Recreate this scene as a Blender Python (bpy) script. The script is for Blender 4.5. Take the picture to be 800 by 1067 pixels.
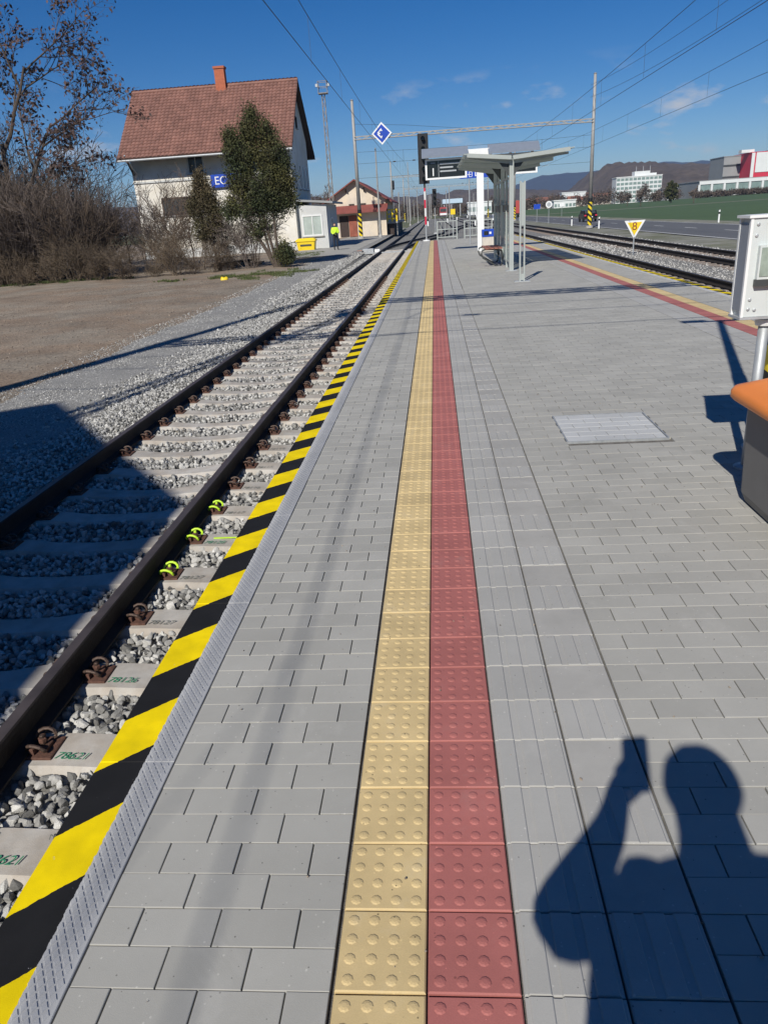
import bpy, bmesh, math, random
import numpy as np
from mathutils import Matrix, Vector
R_ = math.radians
scene = bpy.context.scene
col = scene.collection
for o in list(bpy.data.objects): bpy.data.objects.remove(o)

# ------------------------------------------------------------------ camera
FPX, YAW, PITCH, ROLL, CAMH = 761.4, R_(-5.08), R_(22.0), R_(-3.86), 1.525
_f = Vector((math.sin(YAW)*math.cos(PITCH), math.cos(YAW)*math.cos(PITCH), -math.sin(PITCH)))
_r0 = Vector((math.cos(YAW), -math.sin(YAW), 0)); _u0 = _r0.cross(_f)
_r = _r0*math.cos(ROLL) + _u0*math.sin(ROLL); _u = -_r0*math.sin(ROLL) + _u0*math.cos(ROLL)
CAM = Vector((0, 0, CAMH))
cd = bpy.data.cameras.new('camera'); cam = bpy.data.objects.new('camera', cd); col.objects.link(cam)
cam.matrix_world = Matrix.Translation(CAM) @ Matrix((( _r.x, _u.x, -_f.x), (_r.y, _u.y, -_f.y), (_r.z, _u.z, -_f.z))).to_4x4()
cd.sensor_fit = 'VERTICAL'; cd.sensor_height = 24.0; cd.lens = 24.0*FPX/1067.0
cd.clip_start = 0.01; cd.clip_end = 30000
scene.camera = cam
def ray(x, y): return _r*((x-400)/FPX) - _u*((y-533.5)/FPX) + _f
def at_z(x, y, z): d = ray(x, y); return CAM + d*((z-CAMH)/d.z)
def at_y(x, y, Y): d = ray(x, y); return CAM + d*(Y/d.y)

# ------------------------------------------------------------------ light
SUN_AZ, SUN_EL = R_(16.66), R_(38.5)      # direction the light travels (right of forward), elevation
scene.view_settings.view_transform = 'Standard'; scene.view_settings.look = 'None'
scene.view_settings.exposure = 0.0; scene.view_settings.gamma = 1.0
world = bpy.data.worlds.new('World'); scene.world = world; world.use_nodes = True
nt = world.node_tree; nt.nodes.clear()
W = lambda t: nt.nodes.new('ShaderNode'+t)
wo = W('OutputWorld'); bg = W('Background'); sky = W('TexSky'); sky.sky_type = 'NISHITA'; sky.sun_disc = False
sky.sun_elevation = SUN_EL; sky.sun_rotation = R_(196.66); sky.air_density = 1.0; sky.dust_density = 0.0; sky.ozone_density = 5.0; sky.altitude = 1500
bg.inputs['Strength'].default_value = 0.070
tc = W('TexCoord'); sep = W('SeparateXYZ'); nt.links.new(tc.outputs['Generated'], sep.inputs[0])
mp = W('Mapping'); mp.inputs['Scale'].default_value = (9, 9, 24); mp.inputs['Location'].default_value = (1.3, 7.7, 2.1)
nt.links.new(tc.outputs['Generated'], mp.inputs[0])
nz = W('TexNoise'); nz.inputs['Scale'].default_value = 1.0; nz.inputs['Detail'].default_value = 7; nz.inputs['Roughness'].default_value = 0.55
nt.links.new(mp.outputs[0], nz.inputs['Vector'])
cr = W('ValToRGB'); cr.color_ramp.elements[0].position = 0.575; cr.color_ramp.elements[1].position = 0.70
nt.links.new(nz.outputs['Fac'], cr.inputs[0])
band = W('ValToRGB'); be = band.color_ramp.elements   # clouds only stand low over the horizon
be[0].position = 0.03; be[0].color = (0,0,0,1); be[1].position = 0.05; be[1].color = (1,1,1,1)
e = be.new(0.10); e.color = (1,1,1,1); e = be.new(0.16); e.color = (0,0,0,1)
nt.links.new(sep.outputs['Z'], band.inputs[0])
mul = W('Math'); mul.operation = 'MULTIPLY'; nt.links.new(cr.outputs[0], mul.inputs[0]); nt.links.new(band.outputs[0], mul.inputs[1])
mul2 = W('Math'); mul2.operation = 'MULTIPLY'; mul2.inputs[1].default_value = 0.8; nt.links.new(mul.outputs[0], mul2.inputs[0])
mx = W('Mix'); mx.data_type = 'RGBA'; mx.inputs['B'].default_value = (8.2, 8.3, 8.6, 1)
hs_ = W('HueSaturation'); hs_.inputs['Saturation'].default_value = 1.34; hs_.inputs['Hue'].default_value = 0.508; nt.links.new(sky.outputs[0], hs_.inputs['Color'])
nt.links.new(mul2.outputs[0], mx.inputs['Factor']); nt.links.new(hs_.outputs[0], mx.inputs['A'])
nt.links.new(mx.outputs['Result'], bg.inputs['Color']); nt.links.new(bg.outputs[0], wo.inputs[0])
sl = bpy.data.lights.new('sun', 'SUN'); sl.energy = 5.0; sl.angle = R_(0.53); sl.color = (1.0, 0.95, 0.87)
sun = bpy.data.objects.new('sun', sl); col.objects.link(sun)
SDIR = Vector((math.sin(SUN_AZ)*math.cos(SUN_EL), math.cos(SUN_AZ)*math.cos(SUN_EL), -math.sin(SUN_EL)))
sun.rotation_euler = SDIR.to_track_quat('-Z', 'Y').to_euler(); sun.location = (-10, -30, 30)

# ------------------------------------------------------------------ helpers
rnd = random.Random(7); rng = np.random.default_rng(11)
def tag(o, label=None, cat=None, group=None, kind=None):
    if label: o['label'] = label
    if cat: o['category'] = cat
    if group: o['group'] = group
    if kind: o['kind'] = kind
    return o
def link(name, data, parent=None, loc=None):
    o = bpy.data.objects.new(name, data); col.objects.link(o)
    if parent: o.parent = parent
    if loc is not None: o.location = loc
    return o
def empty(name, loc, rz=0):
    o = link(name, None, None, loc); o.rotation_euler[2] = rz; o.empty_display_size = 0.2; return o
def copy_tree(o, parent=None):
    c = o.copy(); col.objects.link(c); c.parent = parent
    for ch in list(o.children): copy_tree(ch, c)
    return c
class MB:
    def __init__(s): s.v = []; s.f = []; s.m = []
    def poly(s, pts, m=0):
        n = len(s.v); s.v += [tuple(p) for p in pts]; s.f.append(tuple(range(n, n+len(pts)))); s.m.append(m); return s
    def raw(s, v, f, m=0):
        n = len(s.v); s.v += [tuple(p) for p in v]; s.f += [tuple(i+n for i in q) for q in f]; s.m += [m]*len(f); return s
    def box(s, x0, x1, y0, y1, z0, z1, m=0, ch=0):
        if ch:
            c = ch
            ring = lambda z, d: [(x0+d, y0+d, z), (x1-d, y0+d, z), (x1-d, y1-d, z), (x0+d, y1-d, z)]
            v = ring(z0, 0) + ring(z1-c, 0) + ring(z1, c)
            f = [(3,2,1,0), (8,9,10,11)]
            for k in (0, 4):
                for i in range(4): f.append((k+i, k+(i+1)%4, k+4+(i+1)%4, k+4+i))
            return s.raw(v, f, m)
        v = [(x0,y0,z0),(x1,y0,z0),(x1,y1,z0),(x0,y1,z0),(x0,y0,z1),(x1,y0,z1),(x1,y1,z1),(x0,y1,z1)]
        return s.raw(v, [(3,2,1,0),(4,5,6,7),(0,1,5,4),(1,2,6,5),(2,3,7,6),(3,0,4,7)], m)
    def bar(s, a, b, w, h=None, m=0):        # square bar between two points
        h = h or w; a = Vector(a); b = Vector(b); d = (b-a).normalized()
        up = Vector((0,0,1)) if abs(d.z) < .95 else Vector((0,1,0))
        r = d.cross(up).normalized(); u = r.cross(d)
        v = [p + r*(i*w/2) + u*(j*h/2) for p in (a, b) for (i, j) in ((-1,-1),(1,-1),(1,1),(-1,1))]
        return s.raw(v, [(0,1,2,3),(7,6,5,4),(0,4,5,1),(1,5,6,2),(2,6,7,3),(3,7,4,0)], m)
    def tube(s, pts, r, n=6, m=0, cap=True):
        pts = [Vector(p) for p in pts]; rs = r if isinstance(r, (list, tuple)) else [r]*len(pts)
        k0 = len(s.v); ref = None
        for i, p in enumerate(pts):
            d = (pts[min(i+1, len(pts)-1)] - pts[max(i-1, 0)]).normalized()
            if ref is None: ref = Vector((0,0,1)) if abs(d.z) < .9 else Vector((1,0,0))
            a = d.cross(ref).normalized(); b = d.cross(a).normalized(); ref = b.cross(d) if False else ref
            for j in range(n):
                t = 2*math.pi*j/n; s.v.append(tuple(p + a*(rs[i]*math.cos(t)) + b*(rs[i]*math.sin(t))))
        for i in range(len(pts)-1):
            for j in range(n):
                s.f.append((k0+i*n+j, k0+i*n+(j+1)%n, k0+(i+1)*n+(j+1)%n, k0+(i+1)*n+j)); s.m.append(m)
        if cap:
            s.f.append(tuple(k0+j for j in range(n))[::-1]); s.m.append(m)
            k1 = k0+(len(pts)-1)*n; s.f.append(tuple(k1+j for j in range(n))); s.m.append(m)
        return s
    def prism(s, prof, y0, y1, m=0, axis='y'):  # (x,z) outline swept along y
        n = len(prof)
        P = (lambda a, b, t: (a, t, b)) if axis == 'y' else (lambda a, b, t: (t, a, b))
        v = [P(a, b, y0) for a, b in prof] + [P(a, b, y1) for a, b in prof]
        f = [tuple(range(n)), tuple(range(2*n-1, n-1, -1))] + [(i, i+n, (i+1)%n+n, (i+1)%n) for i in range(n)]
        return s.raw(v, f, m)
    def lathe(s, prof, n=16, m=0, c=(0,0)):
        k0 = len(s.v)
        for r, z in prof:
            for j in range(n):
                t = 2*math.pi*j/n; s.v.append((c[0]+r*math.cos(t), c[1]+r*math.sin(t), z))
        for i in range(len(prof)-1):
            for j in range(n):
                s.f.append((k0+i*n+j, k0+i*n+(j+1)%n, k0+(i+1)*n+(j+1)%n, k0+(i+1)*n+j)); s.m.append(m)
        s.f.append(tuple(k0+j for j in range(n))[::-1]); s.m.append(m)
        k1 = k0+(len(prof)-1)*n; s.f.append(tuple(k1+j for j in range(n))); s.m.append(m)
        return s
    def mesh(s, name, mats, smooth=False):
        me = bpy.data.meshes.new(name); me.from_pydata(s.v, [], s.f)
        for m in (mats if isinstance(mats, (list, tuple)) else [mats]): me.materials.append(m)
        me.polygons.foreach_set('material_index', s.m)
        bm = bmesh.new(); bm.from_mesh(me); bmesh.ops.recalc_face_normals(bm, faces=bm.faces); bm.to_mesh(me); bm.free()
        if smooth: me.shade_smooth()
        return me
    def build(s, name, mats, parent=None, loc=None, smooth=False):
        return link(name, s.mesh(name, mats, smooth), parent, loc)
def np_mesh(name, V, F, mat_, tint=None, smooth=False):
    k = F.shape[1]; me = bpy.data.meshes.new(name)
    me.vertices.add(len(V)); me.vertices.foreach_set('co', np.ascontiguousarray(V, np.float32).ravel())
    me.loops.add(F.size); me.loops.foreach_set('vertex_index', np.ascontiguousarray(F, np.int32).ravel())
    me.polygons.add(len(F)); me.polygons.foreach_set('loop_start', np.arange(0, F.size, k, dtype=np.int32))
    if tint is not None:
        a = me.attributes.new('tint', 'FLOAT', 'FACE'); a.data.foreach_set('value', np.ascontiguousarray(tint, np.float32))
    me.materials.append(mat_); me.update(calc_edges=True); me.validate()
    if smooth: me.shade_smooth()
    else: me.shade_flat()
    return me
def replicate(name, TV, TF, offs, mat_, scl=None, rots=None, tint=None, parent=None, variants=None):
    # many small pieces joined in one mesh
    offs = np.asarray(offs, float); N = len(offs)
    base = TV[None].repeat(N, 0) if variants is None else TV[variants]
    if scl is not None: base = base*np.asarray(scl)[:, None, :]
    if rots is not None: base = np.einsum('nij,nkj->nki', rots, base)
    V = (base + offs[:, None, :]).reshape(-1, 3); nv = base.shape[1]
    F = (TF[None] + (np.arange(N)*nv)[:, None, None]).reshape(-1, TF.shape[1])
    t = None if tint is None else np.repeat(tint, len(TF))
    return link(name, np_mesh(name, V, F, mat_, t), parent)
def sheet(name, xs, ys, zf, mat_, parent=None, smooth=True):
    xs = np.asarray(xs, float); ys = np.asarray(ys, float); X, Y = np.meshgrid(xs, ys)
    V = np.stack([X, Y, zf(X, Y)], -1).reshape(-1, 3); nx = len(xs); ny = len(ys)
    i = (np.arange(ny-1)[:, None]*nx + np.arange(nx-1)[None]).ravel()
    F = np.stack([i, i+1, i+nx+1, i+nx], -1)
    return link(name, np_mesh(name, V, F, mat_, None, smooth), parent)
def text_mesh(txt, size, mat_, shear=0.0, ext=0.0):
    c = bpy.data.curves.new('lettering', 'FONT'); c.body = txt; c.size = size; c.align_x = 'CENTER'; c.align_y = 'CENTER'; c.shear = shear; c.extrude = ext
    o = bpy.data.objects.new('tmp', c); col.objects.link(o)
    dg = bpy.context.evaluated_depsgraph_get(); me = bpy.data.meshes.new_from_object(o.evaluated_get(dg)); bpy.data.objects.remove(o)
    me.materials.clear(); me.materials.append(mat_); me.name = 'lettering'; return me

# ------------------------------------------------------------------ materials
def s2l(c): return tuple(((v/255)/12.92 if v/255 <= .04045 else (((v/255)+.055)/1.055)**2.4) for v in c)
def mat(name, c, rough=.7, var=.0, vs=4.0, bump=0.0, bs=60.0, metal=0.0, tint=0.0, c2=None, spec=None, obj_rand=0.0, fine=0.0, fs=300.0, trans=0.0, detail=6, stretch=(1,1,1)):
    m = bpy.data.materials.new(name); m.use_nodes = True; t = m.node_tree; b = t.nodes['Principled BSDF']
    N = lambda k: t.nodes.new('ShaderNode'+k)
    b.inputs['Roughness'].default_value = rough; b.inputs['Metallic'].default_value = metal
    if spec is not None: b.inputs['Specular IOR Level'].default_value = spec
    if trans: b.inputs['Transmission Weight'].default_value = trans
    geo = N('NewGeometry'); mp = N('Mapping'); mp.inputs['Scale'].default_value = stretch; t.links.new(geo.outputs['Position'], mp.inputs[0])
    cc = N('RGB'); cc.outputs[0].default_value = (*c, 1); out = cc.outputs[0]
    def noise(scale, det=detail):
        n = N('TexNoise'); n.inputs['Scale'].default_value = scale; n.inputs['Detail'].default_value = det; n.inputs['Roughness'].default_value = .62; t.links.new(mp.outputs[0], n.inputs['Vector']); return n.outputs['Fac']
    def mapr(v, a, b_, lo, hi):
        n = N('MapRange'); n.inputs['From Min'].default_value = a; n.inputs['From Max'].default_value = b_; n.inputs['To Min'].default_value = lo; n.inputs['To Max'].default_value = hi; t.links.new(v, n.inputs['Value']); return n.outputs[0]
    def scale_col(cin, fac):
        n = N('VectorMath'); n.operation = 'SCALE'; t.links.new(cin, n.inputs[0]); t.links.new(fac, n.inputs['Scale']); return n.outputs[0]
    if c2 is not None:
        mxn = N('Mix'); mxn.data_type = 'RGBA'; mxn.inputs['B'].default_value = (*c2, 1); t.links.new(out, mxn.inputs['A'])
        t.links.new(mapr(noise(vs*.7), .40, .62, 0, 1), mxn.inputs['Factor']); out = mxn.outputs['Result']
    if var: out = scale_col(out, mapr(noise(vs), .28, .72, 1-var, 1+var))
    if fine: out = scale_col(out, mapr(noise(fs, 3), .3, .7, 1-fine, 1+fine))
    if tint:
        a = N('Attribute'); a.attribute_name = 'tint'; oi = N('ObjectInfo'); ad = N('Math'); ad.operation = 'ADD'; fr = N('Math'); fr.operation = 'FRACT'
        t.links.new(a.outputs['Fac'], ad.inputs[0]); t.links.new(oi.outputs['Random'], ad.inputs[1]); t.links.new(ad.outputs[0], fr.inputs[0])
        out = scale_col(out, mapr(fr.outputs[0], 0, 1, 1-tint, 1+tint))
    if obj_rand:
        oi = N('ObjectInfo'); out = scale_col(out, mapr(oi.outputs['Random'], 0, 1, 1-obj_rand, 1+obj_rand))
    t.links.new(out, b.inputs['Base Color'])
    if bump:
        bn = N('Bump'); bn.inputs['Strength'].default_value = min(bump, 1); bn.inputs['Distance'].default_value = .01*max(1, bump)
        t.links.new(noise(bs), bn.inputs['Height']); t.links.new(bn.outputs[0], b.inputs['Normal'])
    m['b'] = 0; return m
def glass(name, c=(.55,.62,.6), a=.25, rough=.05):
    m = bpy.data.materials.new(name); m.use_nodes = True; t = m.node_tree; t.nodes.remove(t.nodes['Principled BSDF'])
    o = t.nodes['Material Output']; mx = t.nodes.new('ShaderNodeMixShader'); tr = t.nodes.new('ShaderNodeBsdfTransparent'); gl = t.nodes.new('ShaderNodeBsdfPrincipled')
    tr.inputs[0].default_value = (.93,.96,.95,1); gl.inputs['Base Color'].default_value = (*c, 1); gl.inputs['Roughness'].default_value = rough
    mx.inputs[0].default_value = a; t.links.new(tr.outputs[0], mx.inputs[1]); t.links.new(gl.outputs[0], mx.inputs[2]); t.links.new(mx.outputs[0], o.inputs[0]); return m

def speckle(m, spots=((420, .90, 1.30), (520, .955, .5)), stain=None):
    # pale chips and dark grains scattered over a paving material, optional soft pale bloom
    t = m.node_tree; b = t.nodes['Principled BSDF']; N = lambda k: t.nodes.new('ShaderNode'+k); out = b.inputs['Base Color'].links[0].from_socket; g = N('NewGeometry')
    for sc, th, f in spots:
        n = N('TexVoronoi'); n.inputs['Scale'].default_value = sc*.22; t.links.new(g.outputs['Position'], n.inputs['Vector'])
        sp = N('SeparateColor'); t.links.new(n.outputs['Color'], sp.inputs[0])
        pick = N('Math'); pick.operation = 'GREATER_THAN'; pick.inputs[1].default_value = th; t.links.new(sp.outputs[0], pick.inputs[0])
        rad = N('Math'); rad.operation = 'LESS_THAN'; t.links.new(n.outputs['Distance'], rad.inputs[0])
        rs = N('Math'); rs.operation = 'MULTIPLY'; rs.inputs[1].default_value = .30; t.links.new(sp.outputs[1], rs.inputs[0]); t.links.new(rs.outputs[0], rad.inputs[1])
        mm = N('Math'); mm.operation = 'MULTIPLY'; t.links.new(pick.outputs[0], mm.inputs[0]); t.links.new(rad.outputs[0], mm.inputs[1])
        mr = N('MapRange'); mr.inputs['To Min'].default_value = 1; mr.inputs['To Max'].default_value = f; t.links.new(mm.outputs[0], mr.inputs['Value'])
        v = N('VectorMath'); v.operation = 'SCALE'; t.links.new(out, v.inputs[0]); t.links.new(mr.outputs[0], v.inputs['Scale']); out = v.outputs[0]
    if stain:
        n = N('TexNoise'); n.inputs['Scale'].default_value = stain[0]; n.inputs['Detail'].default_value = 9; n.inputs['Roughness'].default_value = .7; n.inputs['Distortion'].default_value = .6; t.links.new(g.outputs['Position'], n.inputs['Vector'])
        mr = N('MapRange'); mr.inputs['From Min'].default_value = .56; mr.inputs['From Max'].default_value = .74; mr.inputs['To Max'].default_value = stain[1]; t.links.new(n.outputs['Fac'], mr.inputs['Value'])
        x = N('Mix'); x.data_type = 'RGBA'; x.inputs['B'].default_value = (*stain[2], 1); t.links.new(out, x.inputs['A']); t.links.new(mr.outputs[0], x.inputs['Factor']); out = x.outputs['Result']
    t.links.new(out, b.inputs['Base Color']); return m
M = {}
M['paver'] = mat('grey_paver', (.352,.346,.316), .88, .10, 1.7, .12, 420, tint=.07, fine=.05, fs=700)
M['guide'] = mat('light_guide_tile', (.365,.36,.338), .8, .08, 2.2, .12, 420, tint=.06, fine=.05, fs=420)
M['guide_plain'] = mat('plain_guide_tile', (.35,.342,.318), .8, .10, 5, .12, 420, tint=.05, fine=.05, fs=420)
M['cover'] = mat('pale_cover_paver', (.44,.45,.45), .8, .08, 3, .12, 420, tint=.06)
for k_ in ('paver', 'guide', 'guide_plain', 'cover'): speckle(M[k_], stain=(3.2, .5, (.46,.45,.42)))
M['joint'] = mat('joint_sand', (.16,.15,.135), .95, .35, 30, .8, 300)
M['yellow_tile'] = mat('yellow_tile', (.575,.44,.22), .75, .14, 5, .12, 420, tint=.07, fine=.06, fs=350)
M['red_tile'] = mat('red_tile', (.37,.125,.11), .75, .12, 5, .12, 420, tint=.07, fine=.07, fs=350)
speckle(M['yellow_tile'], ((460, .945, .35), (420, .9, 1.2)), stain=(5, .5, (.60,.51,.34))); speckle(M['red_tile'], ((460, .94, 1.6), (420, .93, .6)), stain=(5, .5, (.37,.19,.17)))
M['concrete'] = mat('concrete', (.36,.35,.33), .9, .18, 3, .6, 120)
M['sleeper'] = mat('sleeper_concrete', (.44,.42,.385), .9, .18, 6, .22, 260, c2=(.38,.34,.29), fine=.08, fs=260, obj_rand=.08)
M['stone'] = mat('ballast_stone', (.36,.355,.335), .9, .22, 30, .5, 260, tint=.66, fine=.16, fs=180)
M['pebble'] = mat('earth_pebble', (.22,.18,.14), .95, .2, 20, tint=.6)
M['bed'] = mat('ballast_ground', (.20,.195,.18), .95, .35, 18, 1.0, 45, fine=.45, fs=42, detail=4)
M['finegravel'] = mat('fine_gravel', (.25,.245,.23), .95, .16, 1.5, 1.0, 60, fine=.5, fs=40, detail=4)
M['dirt'] = mat('bare_earth', (.215,.16,.112), .95, .28, .7, 1.0, 30, c2=(.235,.20,.155), fine=.48, fs=22)
M['rail'] = mat('rail_steel_dark', (.020,.015,.012), .8, .35, 8, .4, 60)
M['rail_top'] = mat('rail_running_surface', (.12,.095,.082), .42, .3, 6, .1, 80, metal=.5)
M['rust'] = mat('rusty_iron', (.105,.05,.034), .85, .45, 40, .6, 150)
M['clip'] = mat('clip_iron', (.085,.055,.042), .6, .4, 60, .3, 150, metal=.3)
M['lime'] = mat('lime_spray_paint', (.55,.85,.04), .6, .12, 50)
M['green_paint'] = mat('green_marking_paint', (.03,.22,.11), .8, .3, 90)
M['grey_marking'] = mat('grey_marking_paint', (.16,.17,.15), .8, .3, 90)
M['steel'] = mat('galvanised_steel', (.46,.48,.49), .45, .14, 6, .1, 80, metal=.35)
M['hood'] = mat('blue_grey_hood', (.20,.23,.28), .35, .08, 5)
M['galv'] = mat('galvanised_post', (.40,.42,.43), .5, .22, 14, .1, 80, metal=.4, stretch=(1,1,.4))
M['mast'] = mat('mast_steel', (.33,.325,.31), .6, .15, 3, .2, 40, metal=.15)
M['lattice'] = mat('lattice_steel', (.24,.22,.20), .7, .25, 3)
M['wire'] = mat('wire', (.035,.035,.04), .6)
M['white'] = mat('white_paint', (.78,.79,.78), .4, .04, 3)
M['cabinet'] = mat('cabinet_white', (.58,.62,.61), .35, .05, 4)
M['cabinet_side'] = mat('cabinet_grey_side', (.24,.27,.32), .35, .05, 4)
M['black'] = mat('black_paint', (.012,.012,.013), .45, .1, 9)
M['screen'] = mat('dark_screen', (.015,.017,.018), .15)
M['yellow'] = mat('yellow_paint', (.80,.58,.02), .45, .06, 6)
M['redp'] = mat('red_paint', (.62,.03,.07), .45, .08, 6)
M['blue'] = mat('blue_sign', (.012,.06,.42), .4)
M['orange'] = mat('orange_plastic', (.82,.25,.045), .45, .06, 5, .15, 200)
M['bin_grey'] = mat('grey_plastic', (.15,.145,.14), .6, .06, 8, .25, 220)
M['shelter'] = mat('shelter_grey_paint', (.36,.39,.37), .45, .05, 4)
M['dark_steel'] = mat('dark_grey_steel', (.05,.055,.055), .5)
M['wood_red'] = mat('red_brown_wood', (.26,.10,.07), .6, .2, 10, stretch=(1,8,1))
M['beige'] = mat('beige_panel', (.55,.50,.43), .7, .08, 6)
M['plaster'] = mat('cream_plaster', (.72,.70,.65), .9, .10, .8, .5, 20, c2=(.66,.62,.53))
M['plaster_shade'] = mat('grey_trim_porch_shade_plaster', (.52,.53,.52), .9, .08, 1.2, .4, 20)  # grey of the house trim; on the porch wall it stands for shade
M['shedwall'] = mat('shed_plaster', (.66,.56,.43), .9, .14, .9, .4, 12, c2=(.60,.53,.44))
M['tile'] = mat('clay_roof_tile', (.225,.112,.086), .8, .2, 1.1, .3, 40, tint=.13)
M['shedroof'] = mat('shed_roof_sheet', (.20,.055,.045), .75, .2, 1.5)
M['brick'] = mat('chimney_brick', (.40,.12,.06), .85, .2, 9)
M['timber'] = mat('dark_timber', (.045,.03,.025), .8, .2, 6)
M['pane'] = mat('window_pane', (.05,.06,.065), .08)
M['pale_pane'] = mat('curtained_pane', (.40,.46,.43), .15, .15, 2)
M['pvc'] = mat('white_window_frame', (.70,.71,.70), .5)
M['bark'] = mat('bark', (.085,.065,.05), .95, .3, 12, .6, 40)
M['twig'] = mat('bare_twig', (.105,.076,.054), .95, .3, 3, obj_rand=.18)
M['twig_pale'] = mat('pale_dry_twig', (.135,.102,.07), .95, .25, 3, obj_rand=.2)
M['twig_grey'] = mat('grey_twig', (.125,.10,.085), .95, .25, 3, obj_rand=.15)
M['leaf_dry'] = mat('dry_leaf', (.075,.045,.038), .8, .4, 5, tint=.4)
M['leaf_green'] = mat('conifer_foliage', (.034,.046,.016), .85, .3, 1.2, tint=.45, c2=(.078,.074,.022))
M['leaf_olive'] = mat('olive_conifer_foliage', (.062,.056,.022), .85, .3, 1.2, tint=.4, c2=(.09,.068,.035))
M['grass'] = mat('grass', (.075,.095,.028), .85, .3, 2, tint=.35)
M['field'] = mat('winter_crop_field', (.055,.098,.033), .95, .12, .05, .6, 6, fine=.14, fs=1.2)
M['verge'] = mat('grassy_verge', (.23,.225,.19), .95, .25, .6, 1.0, 20, c2=(.14,.145,.085), fine=.25, fs=20)
M['land'] = mat('open_country', (.13,.13,.065), .95, .3, .02, c2=(.10,.12,.045))
M['asphalt'] = mat('asphalt', (.105,.108,.115), .9, .10, .35, .5, 60, fine=.06, fs=40)
M['roadmark'] = mat('road_marking', (.62,.62,.60), .8, .1, 5)
M['pavement'] = mat('yard_paving', (.34,.33,.30), .9, .12, .8, .4, 30, fine=.06, fs=20)
M['forest'] = mat('leafless_forest', (.088,.068,.052), .98, .32, .02, 1.0, .25, fine=.30, fs=.12)
M['mountain'] = mat('far_mountain', (.035,.045,.06), .98, .2, .003)  # bluish base: some of the distance haze is painted into the colour
M['office'] = mat('office_white', (.66,.68,.67), .7, .05, .2)
M['office_band'] = mat('office_glazing_green', (.20,.27,.25), .3, .2, .4)
M['indgrey'] = mat('industrial_grey', (.27,.28,.28), .6, .1, .1)
M['indred'] = mat('industrial_red', (.55,.03,.06), .6)
M['carblack'] = mat('car_paint_black', (.01,.01,.012), .2)
M['rubber'] = mat('rubber', (.02,.02,.02), .9)
M['hiviz'] = mat('hi_vis_fabric', (.62,.90,.05), .8)
M['cloth'] = mat('dark_cloth', (.02,.022,.028), .9, .2, 20)
M['skin'] = mat('skin', (.50,.30,.22), .6)
M['hair'] = mat('dark_hair', (.03,.02,.015), .7)
M['housewall_a'] = mat('far_house_wall', (.62,.57,.48), .9, .1, .3, obj_rand=.25)
M['houseroof_a'] = mat('far_house_roof', (.26,.11,.075), .9, .15, .3, obj_rand=.3)
M['glass'] = glass('clear_glass', (.62,.68,.64), .42, .08)
M['dirtyglass'] = glass('pale_canopy_glass', (.50,.54,.50), .62, .12)
def stripe_mat(name, edge, sgn, plain=(.40,.405,.41)):
    # platform edge: painted yellow / black band beside the cast relief
    m = mat(name, plain, .8, .08, 3, .15, 420, fine=.05, fs=700, spec=.2); t = m.node_tree; b = t.nodes['Principled BSDF']; N = lambda k: t.nodes.new('ShaderNode'+k)
    src = b.inputs['Base Color'].links[0].from_socket
    def mth(op, a, b_=None):
        n = N('Math'); n.operation = op
        for i, v in enumerate((a, b_)):
            if v is None: continue
            if isinstance(v, (int, float)): n.inputs[i].default_value = v
            else: t.links.new(v, n.inputs[i])
        return n.outputs[0]
    g = N('NewGeometry'); sp = N('SeparateXYZ'); t.links.new(g.outputs['Position'], sp.inputs[0])
    nz = N('TexNoise'); nz.inputs['Scale'].default_value = 55; nz.inputs['Detail'].default_value = 4; t.links.new(g.outputs['Position'], nz.inputs['Vector'])
    wob = mth('MULTIPLY', mth('SUBTRACT', nz.outputs['Fac'], .5), .012)
    d = mth('MULTIPLY', mth('SUBTRACT', sp.outputs['X'], edge), sgn)          # distance from outer edge
    ph = mth('ADD', mth('ADD', sp.outputs['Y'], wob), mth('MULTIPLY', d, -.9))  # 45 degree stripes
    w = mth('FLOORED_MODULO', mth('SUBTRACT', ph, 1.344-.135), .5)
    isy = mth('LESS_THAN', w, .25)
    mxa = N('Mix'); mxa.data_type = 'RGBA'; mxa.inputs['A'].default_value = (.014,.014,.015,1); mxa.inputs['B'].default_value = (.88,.66,.0,1); t.links.new(isy, mxa.inputs['Factor'])
    sc = N('TexNoise'); sc.inputs['Scale'].default_value = 9; sc.inputs['Detail'].default_value = 8; t.links.new(g.outputs['Position'], sc.inputs['Vector'])
    mr = N('MapRange'); mr.inputs['From Min'].default_value = .3; mr.inputs['From Max'].default_value = .7; mr.inputs['To Min'].default_value = .80; mr.inputs['To Max'].default_value = 1.08; t.links.new(sc.outputs['Fac'], mr.inputs['Value'])
    vm = N('VectorMath'); vm.operation = 'SCALE'; t.links.new(mxa.outputs['Result'], vm.inputs[0]); t.links.new(mr.outputs[0], vm.inputs['Scale'])
    cn = N('TexNoise'); cn.inputs['Scale'].default_value = 42; cn.inputs['Detail'].default_value = 7; cn.inputs['Roughness'].default_value = .75; t.links.new(g.outputs['Position'], cn.inputs['Vector'])
    painted = mth('MULTIPLY', mth('LESS_THAN', mth('ADD', d, mth('MULTIPLY', wob, 1.0)), .146), mth('LESS_THAN', cn.outputs['Fac'], .685))
    mxb = N('Mix'); mxb.data_type = 'RGBA'; t.links.new(painted, mxb.inputs['Factor']); t.links.new(src, mxb.inputs['A']); t.links.new(vm.outputs[0], mxb.inputs['B'])
    t.links.new(mxb.outputs['Result'], b.inputs['Base Color']); return m
M['edgeL'] = stripe_mat('painted_edge_left', -1.10, 1); M['edgeR'] = stripe_mat('painted_edge_right', 4.83, -1)
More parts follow.
